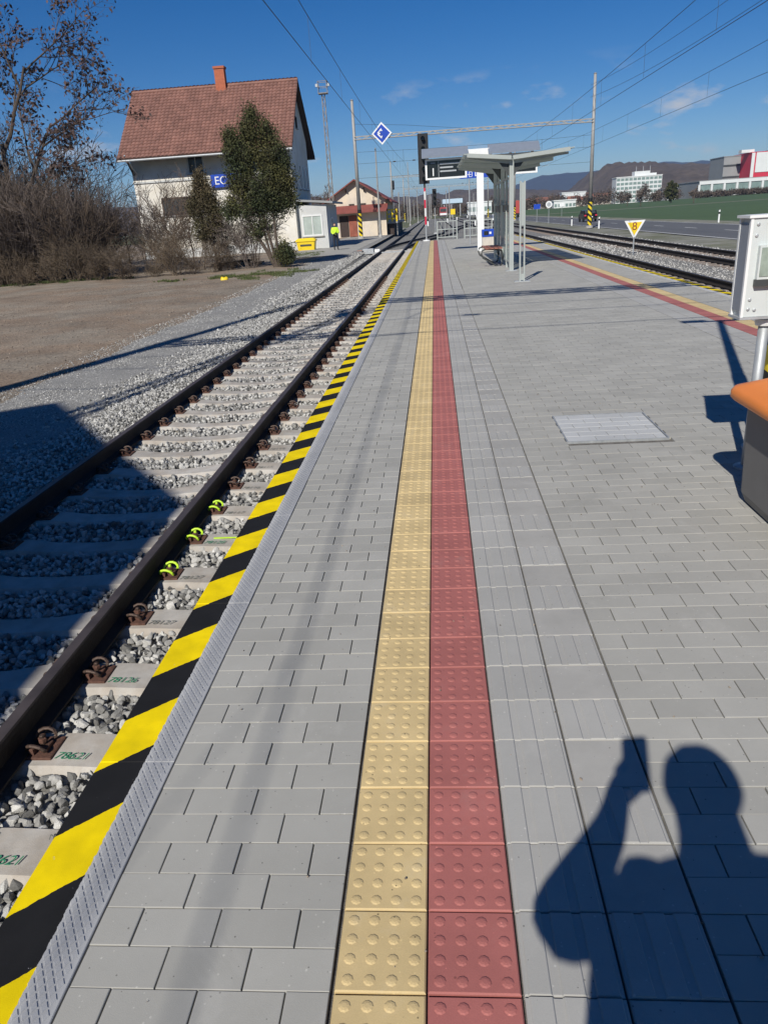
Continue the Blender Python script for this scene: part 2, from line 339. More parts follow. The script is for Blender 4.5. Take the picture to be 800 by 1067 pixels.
def band_mat(name, ca, cb, period, z0, lean=0.0):   # diagonal or level painted bands round a post
    m = mat(name, ca, .5); t = m.node_tree; b = t.nodes['Principled BSDF']; N = lambda k: t.nodes.new('ShaderNode'+k)
    tc = N('TexCoord'); sp = N('SeparateXYZ'); t.links.new(tc.outputs['Object'], sp.inputs[0])
    a = N('Math'); a.operation = 'MULTIPLY_ADD'; a.inputs[1].default_value = lean; t.links.new(sp.outputs['X'], a.inputs[0]); t.links.new(sp.outputs['Z'], a.inputs[2])
    w = N('Math'); w.operation = 'FLOORED_MODULO'; w.inputs[1].default_value = period; t.links.new(a.outputs[0], w.inputs[0])
    l = N('Math'); l.operation = 'LESS_THAN'; l.inputs[1].default_value = period/2; t.links.new(w.outputs[0], l.inputs[0])
    x = N('Mix'); x.data_type = 'RGBA'; x.inputs['A'].default_value = (*ca, 1); x.inputs['B'].default_value = (*cb, 1); t.links.new(l.outputs[0], x.inputs['Factor'])
    t.links.new(x.outputs['Result'], b.inputs['Base Color']); return m
M['hazard'] = band_mat('hazard_bands', (.75,.56,.02), (.014,.014,.014), .5, 0, .9)
M['hazard_small'] = band_mat('hazard_bands_small', (.75,.56,.02), (.014,.014,.014), .30, 0, 1.0)
M['redwhite'] = band_mat('red_white_bands', (.72,.72,.70), (.62,.03,.07), .9, 0, 0)

# ------------------------------------------------------------------ ground, road, fields
def wav(X, Y, s, seed, amp):
    g = np.random.default_rng(seed); z = 0
    for k in range(6):
        a = g.uniform(0, 6.28); f = s*g.uniform(.6, 1.8); z = z + np.sin(f*(np.cos(a)*X + np.sin(a)*Y) + g.uniform(0, 6.28))
    return amp*z/3
def yard_z(X, Y):
    t = np.clip((Y-14)/34, 0, 1); left = np.clip((-5.6-X)/2.5, 0, 1)
    return -.745 + .26*t + .10*left*(1-t) + wav(X, Y, .9, 3, .018)*left + wav(X, Y, 3.5, 4, .008)+wav(X, Y, 6.5, 14, .012)*left
tag(sheet('ground', [-9000, -400, -100, -60, 60, 200, 800, 9000], [-300, -30, 60, 300, 900, 3000, 12000], lambda X, Y: X*0-1.10, M['land']), kind='structure')
ysx = np.concatenate([np.arange(-60, -14, 2.0), np.arange(-14, -6.2, .25)]); ysy = np.concatenate([np.arange(-30, 3, 2.0), np.arange(3, 40, .25), np.arange(40, 141, 2.0)])
tag(sheet('yard_earth', np.append(ysx, -6.2), ysy, yard_z, M['dirt']), kind='structure')
tag(sheet('gravel_path', np.arange(-6.9, -4.55, .15), np.arange(-8, 130, .5), lambda X, Y: yard_z(X, Y)+.012+.03*np.clip((X+6.9)/.5, 0, 1)-.03+wav(X, Y, 2.2, 9, .006), M['finegravel']), kind='structure')
tag(sheet('ballast_bed', np.concatenate([np.arange(-4.95, -.9, .15), np.arange(-.9, 4.8, .8), np.arange(4.8, 13.6, .3)]), np.concatenate([np.arange(-10, 20, .3), np.arange(20, 320, 4.0)]),
    lambda X, Y: -.762 + wav(X, Y, 9, 5, .010) - .22*np.clip((X-12.6)/1.0, 0, 1) + .022*np.clip((Y-15)/2, 0, 1) + .04*np.clip((-4.2-X)/.5, 0, 1)*np.clip((Y-10)/30, 0, 1), M['bed']), kind='structure')
tag(sheet('paved_yard', [-9.9, -8.4, -6.9, -5.2], np.arange(46, 100, 3.0), lambda X, Y: yard_z(X, Y)*0-.462, M['pavement']), kind='structure')
tag(sheet('verge', [13.4, 14.5, 16.4], np.arange(-20, 420, 6.0), lambda X, Y: X*0-.90+wav(X, Y, .7, 8, .02), M['verge']), kind='structure')
rd = MB().poly([(16.4,-30,-.88),(24.6,-30,-.88),(24.6,600,-.88),(16.4,600,-.88)]).build('road', M['asphalt']); tag(rd, kind='structure')
for x0, x1 in ((16.62, 16.78), (24.2, 24.36)):
    MB().poly([(x0,-30,-.874),(x1,-30,-.874),(x1,600,-.874),(x0,600,-.874)]).build('edge_line', M['roadmark'], rd)
dash = MB().poly([(20.42,0,-.874),(20.56,0,-.874),(20.56,3,-.874),(20.42,3,-.874)]).mesh('centre_dash', M['roadmark'])
for k in range(2, 26): link('centre_dash', dash, rd, (0, k*9.0, 0))
tag(sheet('roadside_strip', [24.6, 27.5], np.arange(-20, 400, 10.0), lambda X, Y: X*0-.905+wav(X, Y, .5, 18, .02), M['verge']), kind='structure')
fx = np.array([27.5, 40, 60, 90, 130, 180, 240, 320, 420])
tag(sheet('near_field', fx, np.arange(-20, 236, 8.0), lambda X, Y: X*0-.93+.9*np.clip((X-60)/300, 0, 1), M['field']), kind='structure')
tag(sheet('field_track', fx, [228.01, 238], lambda X, Y: X*0-.90+.9*np.clip((X-60)/300, 0, 1), M['verge']), kind='structure')
tag(sheet('far_field', fx, np.arange(238, 470, 20.0), lambda X, Y: X*0-.93+.9*np.clip((X-60)/300, 0, 1)+.6*np.clip((Y-238)/200, 0, 1), M['field']), kind='structure')

# ------------------------------------------------------------------ platform
YEND = 46.6; ROW0 = .045
platform = MB().box(-1.02, 4.75, -4, YEND, -1.2, -.014).build('platform', [M['joint']]); tag(platform, kind='structure')
MB().box(-1.035, -1.0205, -4, YEND, -1.2, -.10).build('side_wall', M['concrete'], platform)
MB().box(4.7505, 4.765, -4, YEND, -1.2, -.10).build('side_wall', M['concrete'], platform)
MB().box(-1.03, 4.76, YEND, YEND+.2, -1.2, -.006).build('end_wall', M['concrete'], platform)
def slab_tpl(w, l, ch=.004, g=.002, gy=None):
    x, y = w/2-g, l/2-(g if gy is None else gy); V = []
    for (d, z) in ((0, -.02), (0, -ch), (ch, 0)): V += [(-x+d,-y+d,z),(x-d,-y+d,z),(x-d,y-d,z),(-x+d,y-d,z)]
    F = [(8,9,10,11)]
    for k in (0, 4):
        for i in range(4): F.append((k+i, k+(i+1)%4, k+4+(i+1)%4, k+4+i))
    return np.array(V), np.array(F)
def vis_size(x, y, z=0):       # rough picture size of a piece, 0 outside the frame
    d = Vector((x, y, z))-CAM; w = d.dot(_f)
    if w < .2: return 0
    px = 400+FPX*d.dot(_r)/w; py = 533.5-FPX*d.dot(_u)/w
    return 1/w if -40 < px < 840 and py < 1110 else 0
COVER = (.86, 1.55, 4.93, 5.63)
BW = .1955
pav = []
def rows(x0, x1, bw):
    n = int(round((YEND+3.9-ROW0)/.1)); k0 = -39
    for k in range(k0, n+k0):
        y = ROW0 + .1*k + .05
        if y > YEND-.05: break
        x = x0 - (bw/2 if k % 2 else 0)
        while x < x1-.01:
            a, b = max(x, x0), min(x+bw, x1)
            if b-a > .02:
                if not (a < COVER[1] and b > COVER[0] and y-.05 < COVER[3] and y+.05 > COVER[2]): pav.append((a, b, y))
                else:
                    for (p, q) in ((a, COVER[0]), (COVER[1], b)):
                        if q-p > .02 and COVER[2]-.04 < y < COVER[3]+.04 and p < q: pav.append((max(p, a), min(q, b), y))
            x += bw
rows(-.857, -.277, .1934); rows(.552, 3.178, .2018); rows(4.005, 4.585, .1934)
pav = [p for p in pav if not (p[2]+.05 > COVER[2] and p[2]-.05 < COVER[3] and p[0] < COVER[1]-.001 and p[1] > COVER[0]+.001)]
TV, TF = slab_tpl(1.0, .1, .0012, .009, .0006)
order = sorted(range(len(pav)), key=lambda i: -vis_size((pav[i][0]+pav[i][1])/2, pav[i][2]))
near = set(order[:300]); pm = {}
def paver_mesh(w):
    k = round(w, 3)
    if k not in pm:
        V, F = slab_tpl(w, .1, .0014, .0019, .0009); pm[k] = np_mesh('paving_stone', V, F, M['paver'])
    return pm[k]
rest_o, rest_s = [], []
for i, (a, b, y) in enumerate(pav):
    dz = rnd.uniform(-.0012, .0012)
    if i in near:
        o = link('paving_stone', paver_mesh(b-a), platform, ((a+b)/2, y, dz)); o.rotation_euler = (rnd.uniform(-.006,.006), rnd.uniform(-.004,.004), rnd.uniform(-.004,.004))
    else: rest_o.append(((a+b)/2, y, dz)); rest_s.append(((b-a), 1, 1))
o = replicate('paving_stones', TV, TF, rest_o, M['paver'], scl=rest_s, tint=rng.random(len(rest_o)), parent=platform); tag(o, kind='stuff')
# tactile tiles with domes
def tactile(m, domes=True):
    b = MB(); V, F = slab_tpl(.2, .2, .0032, .0022); b.raw(V, F)
    if domes:
        for i in range(4):
            for j in range(4):
                cx, cy = -.072+.048*i, -.072+.048*j; n = 9; k0 = len(b.v)
                for (r, z) in ((.0140, 0), (.0105, .0021), (.0055, .0031)):
                    for q in range(n): t = 2*math.pi*q/n; b.v.append((cx+r*math.cos(t), cy+r*math.sin(t), z))
                for a in (0, 1):
                    for q in range(n): b.f.append((k0+a*n+q, k0+a*n+(q+1)%n, k0+(a+1)*n+(q+1)%n, k0+(a+1)*n+q)); b.m.append(0)
                b.f.append(tuple(k0+2*n+q for q in range(n))); b.m.append(0)
    return b.mesh('tactile_tile', m)
def guide(w, m, grooves=True):
    b = MB(); V, F = slab_tpl(w, .2, .003, .0015); b.raw(V, F)
    if grooves:
        n = 3; p = w/n
        for i in range(n):
            x0 = -w/2+p*i+.009; x1 = -w/2+p*(i+1)-.009
            b.raw([(x0,-.0985,-.001),(x1,-.0985,-.001),(x1,.0985,-.001),(x0,.0985,-.001),(x0+.004,-.0965,.0035),(x1-.004,-.0965,.0035),(x1-.004,.0965,.0035),(x0+.004,.0965,.0035)],
                  [(4,5,6,7),(0,1,5,4),(1,2,6,5),(2,3,7,6),(3,0,4,7)])
    return b.mesh('guide_tile', m)
ty, tr_ = tactile(M['yellow_tile']), tactile(M['red_tile']); g1 = guide(.21, M['guide']); g2 = guide(.205, M['guide_plain'], False); g3 = guide(.205, M['guide'])
far = {'y': [], 'r': [], 'g': []}
for k in range(-19, 233):
    y = ROW0+.2*k+.1
    if y > YEND-.1: break
    if -.3 < y < 16:
        for nm, me, x in (('yellow_tactile_tile', ty, -.171), ('red_tactile_tile', tr_, .029), ('guide_tile', g1, .236), ('guide_tile', g3 if k % 2 else g2, .446)):
            o = link(nm, me, platform, (x, y, rnd.uniform(-.0008,.0008))); o.rotation_euler = (rnd.uniform(-.004,.004), rnd.uniform(-.004,.004), rnd.uniform(-.004,.004))
    else:
        far['y'].append((-.171, y, 0)); far['r'].append((.029, y, 0)); far['g'] += [(.234, y, 0), (.44, y, 0)]
    far['y'].append((3.90, y, 0)); far['r'].append((3.70, y, 0)); far['g'] += [(3.494, y, 0), (3.288, y, 0)]
V2, F2 = slab_tpl(.2, .2, .004, .002)
for key, nm, m in (('y', 'yellow_tactile_tiles', 'yellow_tile'), ('r', 'red_tactile_tiles', 'red_tile'), ('g', 'guide_tiles', 'guide')):
    tag(replicate(nm, V2, F2, far[key], M[m], tint=rng.random(len(far[key])), parent=platform), kind='stuff')
# edge slabs with cast lozenge relief
def edge_slab(m, flip):
    b = MB(); w = .24; L = 1.0; V, F = slab_tpl(w, L, .002, .0008); V = V.copy(); V[:4, 2] = -.12
    b.raw(V, F); s = -1 if flip else 1
    for i in range(7):
        cx = .0335+.0115*i
        for j in range(29):
            cy = -.485 + .0345*j + (.01725 if i % 2 else 0)
            if cy > .485: continue
            a, c = .0098, .0150
            base = [(cx-a,cy),(cx,cy-c),(cx+a,cy),(cx,cy+c)]
            vv = [(s*x, y, -.001) for x, y in base] + [(s*(cx+(x-cx)*.72), cy+(y-cy)*.74, .0024) for x, y in base]
            b.raw(vv, [(4,5,6,7),(0,1,5,4),(1,2,6,5),(2,3,7,6),(3,0,4,7)])
    return b.mesh('edge_slab', m)
eL, eR = edge_slab(M['edgeL'], False), edge_slab(M['edgeR'], True)
for k in range(-4, 46):
    y = .76+k+.5
    link('edge_slab', eL, platform, (-.98, y, rnd.uniform(-.001,.001))); link('edge_slab', eR, platform, (4.71, y, rnd.uniform(-.001,.001)))
# inspection cover let into the paving
cv = empty('inspection_cover', ((COVER[0]+COVER[1])/2, (COVER[2]+COVER[3])/2, 0)); tag(cv, 'square paving-filled inspection cover with a thin metal frame in the platform', 'manhole cover')
hx, hy = .345, .35
fr = MB()
for a in ((-hx,hx,-hy,-hy+.008), (-hx,hx,hy-.008,hy), (-hx,-hx+.008,-hy+.008,hy-.008), (hx-.008,hx,-hy+.008,hy-.008)): fr.box(*a, -.02, .003)
fr.build('frame', M['galv'], cv)
for r in range(6):
    y0 = -hy+.012+r*.1128
    xs = [-hx+.011] + [-hx+.011+.2*q+(.1 if r % 2 else .2) for q in range(4) if -hx+.011+.2*q+(.1 if r % 2 else .2) < hx-.05] + [hx-.011]
    for a, b in zip(xs, xs[1:]):
        V, F = slab_tpl(b-a, .1128, .003, .0013); link('paving_inlay', np_mesh('paving_inlay', V, F, M['cover']), cv, ((a+b)/2, y0+.0564, .001))

# ------------------------------------------------------------------ railway tracks
RT = -.53
PROF = [(-.07,-.16),(.07,-.16),(.07,-.148),(.014,-.128),(.009,-.048),(.036,-.036),(.036,-.007),(.029,0),(-.029,0),(-.036,-.007),(-.036,-.036),(-.009,-.048),(-.014,-.128),(-.07,-.148)]
def rail_mesh(path):
    b = MB(); n = len(PROF); P = [Vector(p) for p in path]
    for i, p in enumerate(P):
        d = P[min(i+1, len(P)-1)]-P[max(i-1, 0)]; d.z = 0; d.normalize(); r = Vector((d.y, -d.x, 0))
        b.v += [tuple(p + r*x + Vector((0,0,z))) for x, z in PROF]
    for i in range(len(P)-1):
        for j in range(n):
            b.f.append((i*n+j, i*n+(j+1)%n, (i+1)*n+(j+1)%n, (i+1)*n+j)); b.m.append(1 if j == 7 else 0)
    b.f.append(tuple(range(n))); b.m.append(0); b.f.append(tuple((len(P)-1)*n+j for j in range(n))); b.m.append(0)
    return b.mesh('rail', [M['rail'], M['rail_top']])
def sleeper_mesh(simple=False):
    b = MB(); st = [(-1.3,-.035,.11),(-1.22,-.012,.125),(-.98,0,.125),(-.52,0,.122),(-.3,-.022,.10),(0,-.030,.095),(.3,-.022,.10),(.52,0,.122),(.98,0,.125),(1.22,-.012,.125),(1.3,-.035,.11)]
    for x, z, w in st: b.v += [(x,-w-.03,z-.14),(x,-w-.012,z-.03),(x,-w+.012,z),(x,w-.012,z),(x,w+.012,z-.03),(x,w+.03,z-.14)]
    for i in range(len(st)-1):
        for j in range(5): b.f.append((i*6+j, i*6+j+1, (i+1)*6+j+1, (i+1)*6+j)); b.m.append(0)
    b.f += [tuple(range(6)), tuple((len(st)-1)*6+j for j in range(6))]; b.m += [0, 0]
    return b.mesh('sleeper', M['sleeper'])
def fastening_mesh(cm):
    b = MB(); b.box(.03, .185, -.078, .078, -.004, .012, 0, .003)
    b.box(.078, .098, -.06, -.022, .012, .045, 0, .004); b.box(.078, .098, .022, .06, .012, .045, 0, .004)
    b.box(.10, .15, -.028, .028, .012, .030, 0, .003)
    b.lathe([(.011,.02),(.011,.078),(.008,.082)], 8, 1, (.118,0)); b.lathe([(.019,.045),(.019,.062),(.016,.066)], 6, 0, (.118,0))
    for s in (-1, 1):
        pts = []
        for k in range(10):
            t = k/9*math.pi*1.35 - .5; pts.append((.105-.048*math.cos(t), s*(.040+.026*math.sin(t*.8)), .030+.040*max(0, math.sin(t))))
        b.tube(pts, .0085, 6, 1)
    return b.mesh('rail_fastening', [M['rust'] if cm != 'lime' else M['rust'], M['lime'] if cm == 'lime' else M['clip']])
sm = sleeper_mesh(); fm = fastening_mesh('clip'); fl = fastening_mesh('lime')
sm2 = sm.copy(); sm2.materials[0] = mat('stained_sleeper', (.20,.165,.14), .9, .25, 4, .5, 80, obj_rand=.1)
def make_track(cx, y0, y1, ys0, n, label, fast_to):
    t = empty('railway_track', (cx, 0, 0)); tag(t, label, 'railway track', 'railway tracks through the station')
    for s in (-1, 1): link('rail', rail_mesh([(s*.7525, y0, RT), (s*.7525, 60, RT), (s*.7525, y1, RT)]), t)
    restf = []
    for k in range(n):
        y = ys0 + .595*k
        sp = link('sleeper', sm if fast_to > 10 else sm2, t, (0, y, -.70 if fast_to > 10 else -.712)); sp.rotation_euler[2] = rnd.uniform(-.006,.006)
        for s in (-1, 1):
            for d in (0, math.pi):
                lime = (fast_to > 10 and s == 1 and d == 0 and k in LIME)
                if y < fast_to:
                    f = link('rail_fastening', fl if lime else fm, sp, (s*.7525, 0, 0)); f.rotation_euler[2] = d
                    if lime: f['label'] = 'lime green painted rail clip'
        if fast_to > 10 and k in NUMS:
            txt, m = NUMS[k]; l = link('painted_number', text_mesh(txt, .066, M[m], .25), sp, (1.025, -.055, .0045)); l.rotation_euler = (0, 0, rnd.uniform(-.06, .06))
            if rnd.random() < .8:
                q = link('painted_mark', text_mesh(rnd.choice(['-', '1', "'", '^']), .06, M['grey_marking'], .3), sp, (1.17, .05, .0045)); q.rotation_euler = (0, 0, .9)
    return t
K0 = -4
NUMS = {2: ('78624', 'green_paint'), 3: ('78621', 'green_paint'), 4: ('78621', 'green_paint'), 5: ('78126', 'green_paint'), 6: ('78127', 'grey_marking'), 7: ('78127', 'grey_marking'), 8: ('78128', 'green_paint'), 9: ('78117', 'grey_marking'), 10: ('78116', 'grey_marking'), 11: ('78115', 'grey_marking'), 12: ('78114', 'grey_marking')}
LIME = {7, 8, 9}
T1Y0 = 2.66 + .595*K0
t1 = make_track(-2.78, -8, 300, T1Y0, 92, 'railway track on pale concrete sleepers beside the black and yellow platform edge', 30)
for ch in t1.children:
    if ch.name.startswith('sleeper') and abs(ch.location.y-(T1Y0+.595*8)) < .01:
        mk = MB().box(1.0, 1.22, .02, .035, 0, .005).build('lime_paint_stroke', M['lime'], ch)
t2 = make_track(6.53, -8, 300, 10, 110, 'railway track running close along the right hand platform edge', 0)
t3 = make_track(10.50, -8, 300, 15, 120, 'railway track between the small triangular sign and the road', 0)
# crossover beyond the platform end
cx = empty('crossover_track', (0, 0, 0)); tag(cx, 'curved crossover rails branching off beyond the end of the platform', 'railway track')
def crossover(x0, x1, y0, y1):
    for s in (-1, 1):
        link('rail', rail_mesh([(x0+(x1-x0)*(3*u*u-2*u**3)+s*.7525, y0+(y1-y0)*u, RT+.002) for u in np.linspace(0, 1, 28)]), cx)
crossover(-2.78, 1.9, 52, 92); crossover(1.9, 6.53, 92, 140)
for s in (-1, 1): link('rail', rail_mesh([(1.9+s*.7525, 92.2, RT), (1.9+s*.7525, 300, RT)]), cx)

# ------------------------------------------------------------------ ballast stones
def ico(sub):
    bm = bmesh.new(); bmesh.ops.create_icosphere(bm, subdivisions=sub, radius=1.0)
    V = np.array([v.co[:] for v in bm.verts]); F = np.array([[v.index for v in f.verts] for f in bm.faces]); bm.free(); return V, F
def stones(name, x0, x1, y0, y1, step, r0, r1, zf, sub, skip, seed, mat_=None, parent=None):
    g = np.random.default_rng(seed); xs = np.arange(x0, x1, step); ys = np.arange(y0, y1, step); X, Y = np.meshgrid(xs, ys)
    X = (X + g.uniform(-.55, .55, X.shape)*step).ravel(); Y = (Y + g.uniform(-.55, .55, Y.shape)*step).ravel()
    keep = ~skip(X, Y) & (X < -1.13 if x0 < -1 else X > -99); X = X[keep]; Y = Y[keep]; N = len(X)
    V, F = ico(sub); nvar = 14; VV = []
    for k in range(nvar):     # chipped stones: a ball cut by random planes
        v = V.copy()
        for q in range(13):
            n = g.normal(size=3); n /= np.linalg.norm(n); d = g.uniform(.42, .74); e = v@n-d; v = v - np.clip(e, 0, None)[:, None]*n
        v *= g.uniform(.75, 1.25, 3)*np.array([1.1, 1, .85]); VV.append(v)
    VV = np.array(VV); q = g.normal(size=(N, 4)); q /= np.linalg.norm(q, axis=1)[:, None]; a, b, c, d = q.T
    Rm = np.stack([1-2*(c*c+d*d), 2*(b*c-a*d), 2*(b*d+a*c), 2*(b*c+a*d), 1-2*(b*b+d*d), 2*(c*d-a*b), 2*(b*d-a*c), 2*(c*d+a*b), 1-2*(b*b+c*c)], -1).reshape(N, 3, 3)
    r = r0+(r1-r0)*g.random(N)**1.6
    Z = zf(X, Y) + g.uniform(-.5, .5, N)*r
    return replicate(name, VV, F, np.stack([X, Y, Z], -1), mat_ or M['stone'], scl=np.stack([r, r, r], -1), rots=Rm, tint=g.random(N), parent=parent, variants=g.integers(0, nvar, N))
def on_sleeper(X, Y): u = (Y-T1Y0+.2975) % .595 - .2975; return (np.abs(u) < .125) & (np.abs(X+2.78) < 1.33)
def near_rail(X, Y): return (np.abs(np.abs(X+2.78)-.7525) < .05)
skip1 = lambda X, Y: on_sleeper(X, Y) | near_rail(X, Y)
zb = lambda X, Y: -.738 + .0*X
for nm, a in (('near', (-4.45, -1.15, .7, 7.2, .040, .021, .036, zb, 2, skip1, 1)), ('mid', (-4.6, -1.15, 7.2, 17, .044, .022, .036, zb, 1, skip1, 2)),
              ('low', (-4.45, -1.15, .7, 7.2, .05, .022, .032, lambda X, Y: zb(X, Y)-.022, 1, skip1, 8))):
    tag(stones('ballast_stones', *a), 'loose grey ballast stones between the sleepers of the left track', 'ballast', kind='stuff')
tag(stones('ballast_stones', -4.62, -3.66, .7, 20, .043, .020, .034, lambda X, Y: -.692-.03*np.clip((-4.1-X)/.4, 0, 1), 1, lambda X, Y: X > -3.66, 7), 'ballast heaped over the sleeper ends outside the far rail', 'ballast', kind='stuff')
tag(stones('ballast_stones', -5.15, -4.42, 2.5, 20, .046, .018, .034, lambda X, Y: yard_z(X, Y)+.016, 1, lambda X, Y: (X < -4.75+.3*np.sin(Y*2.1)*np.sin(Y*.7)) & (np.sin(X*391+Y*277) > -.55), 3), 'coarse ballast shoulder outside the far rail', 'ballast', kind='stuff')
tag(stones('gravel_chippings', -7.0, -4.7, 4.5, 20, .042, .008, .017, lambda X, Y: yard_z(X, Y)+.008, 1, lambda X, Y: (X < -6.3) & (np.sin(X*391+Y*277) > .1), 4), 'fine grey gravel beside the left track', 'gravel', kind='stuff')
tag(stones('earth_pebbles', -16, -6.4, 7, 32, .12, .006, .022, lambda X, Y: yard_z(X, Y)+.004, 1, lambda X, Y: np.sin(X*391+Y*277) > .35, 5, M['pebble']), 'scattered pebbles on the bare earth yard', 'pebbles', kind='stuff')
tag(stones('ballast_stones', 5.0, 12.6, 34, 62, .15, .042, .062, lambda X, Y: -.742+0*X, 1, lambda X, Y: (np.abs(np.abs(X-6.53)-.75) < .1) | (np.abs(np.abs(X-10.5)-.75) < .1), 14), 'ballast farther along between the two right hand tracks', 'ballast', kind='stuff')
tag(stones('ballast_stones', -5.2, -3.66, 20, 48, .085, .026, .042, lambda X, Y: np.maximum(-.70, np.where(X < -4.3, yard_z(X, Y)+.005, -.70)), 1, lambda X, Y: X > -3.66, 15), 'ballast shoulder farther along the far rail', 'ballast', kind='stuff')
tag(stones('gravel_chippings', -6.9, -4.9, 20, 46, .095, .013, .026, lambda X, Y: yard_z(X, Y)+.008, 1, lambda X, Y: np.sin(X*391+Y*277) > .6, 16), 'gravel beside the track near the house', 'gravel', kind='stuff')
tag(stones('ballast_stones', -3.5, -1.15, 17, 40, .085, .028, .042, lambda X, Y: -.732+0*X, 1, skip1, 17), 'ballast between the sleepers farther along the left track', 'ballast', kind='stuff')
tag(stones('ballast_stones', 5.0, 12.6, 16, 34, .10, .03, .045, lambda X, Y: -.752+0*X, 1, lambda X, Y: (np.abs(np.abs(X-6.53)-.75) < .1) | (np.abs(np.abs(X-10.5)-.75) < .1), 6), 'loose grey ballast between the two right hand tracks', 'ballast', kind='stuff')

tag(stones('grit_crumbs', -.8, 3.1, 1.0, 9.0, .05, .0018, .0055, lambda X, Y: .003+0*X, 1, lambda X, Y: np.sin(X*9137+Y*7177)*np.sin(X*517.3+Y*911.7) < .90, 12, M['pebble']), 'tiny crumbs of grit lying on the paving', 'grit', kind='stuff')
# ------------------------------------------------------------------ things at the right edge of the platform
# grit container: grey tub, orange lid
gb = empty('grit_bin', (1.965, 3.38, 0)); tag(gb, 'grey plastic grit bin with a sloping orange lid at the right edge', 'grit bin')
b = MB(); x0, x1, y0, y1 = -.40, .42, -.42, .40
def rrect(x0, x1, y0, y1, r, z, n=5):
    P = []
    for (cx_, cy_, a0) in ((x1-r, y1-r, 0), (x0+r, y1-r, 90), (x0+r, y0+r, 180), (x1-r, y0+r, 270)):
        for k in range(n+1): t = R_(a0+90*k/n); P.append((cx_+r*math.cos(t), cy_+r*math.sin(t), z))
    return P
def loft(b, rings, m=0, cap=True):
    k0 = len(b.v); n = len(rings[0])
    for r in rings: b.v += r
    for i in range(len(rings)-1):
        for j in range(n): b.f.append((k0+i*n+j, k0+i*n+(j+1)%n, k0+(i+1)*n+(j+1)%n, k0+(i+1)*n+j)); b.m.append(m)
    if cap:
        b.f.append(tuple(k0+j for j in range(n))[::-1]); b.m.append(m); b.f.append(tuple(k0+(len(rings)-1)*n+j for j in range(n))); b.m.append(m)
    return b
loft(b, [rrect(x0+.02, x1-.02, y0+.02, y1-.02, .05, .012), rrect(x0, x1, y0, y1, .06, .06), rrect(x0-.015, x1+.015, y0-.015, y1+.015, .06, .54)]); b.build('tub', M['bin_grey'], gb, smooth=False)
b = MB(); loft(b, [rrect(x0-.075, x1+.075, y0-.075, y1+.075, .09, .545), rrect(x0-.09, x1+.09, y0-.09, y1+.09, .10, .56), rrect(x0-.09, x1+.09, y0-.09, y1+.09, .10, .592), rrect(x0-.075, x1+.075, y0-.075, y1+.075, .09, .612),
    rrect(x0+.03, x1-.03, y0+.03, y1-.03, .08, .66), rrect(x0+.06, x1-.06, y0+.06, y1-.06, .07, .665)]); lid = b.build('lid', M['orange'], gb, smooth=True)
bm_ = MB().box(-.12, .12, y0-.115, y0-.085, .555, .59).build('handle', M['orange'], lid)
MB().box(x0+.06, x1-.06, y0+.06, y1-.06, 0, .0125).build('foot', M['rubber'], gb)
# white cabinet on a post
cb = empty('ticket_reader_cabinet', (1.90, 4.27, 0)); tag(cb, 'white metal cabinet with a glazed recess on a galvanised post', 'cabinet')
b = MB(); b.box(-.25, .30, -.075, .075, .895, 1.395, 0)
body = b.build('housing', M['cabinet'], cb)
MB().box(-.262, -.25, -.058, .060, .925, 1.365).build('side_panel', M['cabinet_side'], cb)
for a in ((-.264,-.25,-.078,-.058,.89,1.40), (-.264,-.25,.060,.080,.89,1.40)): MB().box(*a).build('corner_strip', M['white'], cb)
MB().box(-.275, .31, -.085, .090, 1.396, 1.41).build('top_cap', M['white'], cb); MB().box(-.268, .305, -.082, .085, .88, .894).build('base_rim', M['steel'], cb)
rec = MB(); rec.box(-.212, .25, -.105, -.0755, 1.09, 1.26); rec.build('window_hood', M['cabinet'], cb)
MB().box(-.203, .24, -.109, -.1052, 1.105, 1.25).build('window_pane', mat('greenish_pane', (.30,.36,.31), .2, .25, 12), cb); MB().box(-.217, .255, -.106, -.0755, 1.055, 1.089).build('window_ledge', M['dark_steel'], cb)
bolt = MB().lathe([(.009,0),(.009,.004),(.005,.006)], 8).mesh('bolt', M['steel'])
for (x, z) in ((-.225,1.365),(-.17,1.368),(-.228,1.31),(-.225,.985),(-.228,.935),(-.195,.93),(0,.93),(0,1.35)):
    o = link('bolt', bolt, cb, (x, -.0755, z)); o.rotation_euler[0] = R_(90)
MB().tube([(-.10,0,0),(-.10,0,.895)], .029, 14).build('post', M['galv'], cb, smooth=True)
MB().lathe([(.045,.835),(.05,.85),(.05,.868),(.03,.875)], 14, 0, (-.10,0)).build('collar', M['white'], cb)
MB().lathe([(.07,0),(.07,.012),(.035,.02)], 14, 0, (-.10,0)).build('foot_plate', M['galv'], cb)
# platform lamp with hazard-banded post
lp = empty('platform_lamp', (2.04, 4.62, 0)); tag(lp, 'tall lamp post with black and yellow bands behind the white cabinet', 'lamp post')
MB().tube([(0,0,0),(0,0,1.75)], .062, 16).build('banded_base', M['hazard_small'], lp, smooth=True); MB().tube([(0,0,1.75),(0,0,4.45)], [.055,.045], 14).build('pole', M['galv'], lp, smooth=True)
MB().bar((-.33,0,4.42),(.33,0,4.42), .05).build('cross_arm', M['galv'], lp)
for s in (-1, 1): MB().box(s*.33-.16, s*.33+.16, -.07, .07, 4.44, 4.50, 0, .01).build('lamp_head', M['steel'], lp)
MB().lathe([(.13,0),(.13,.015),(.07,.03)], 14).build('foot_plate', M['galv'], lp)

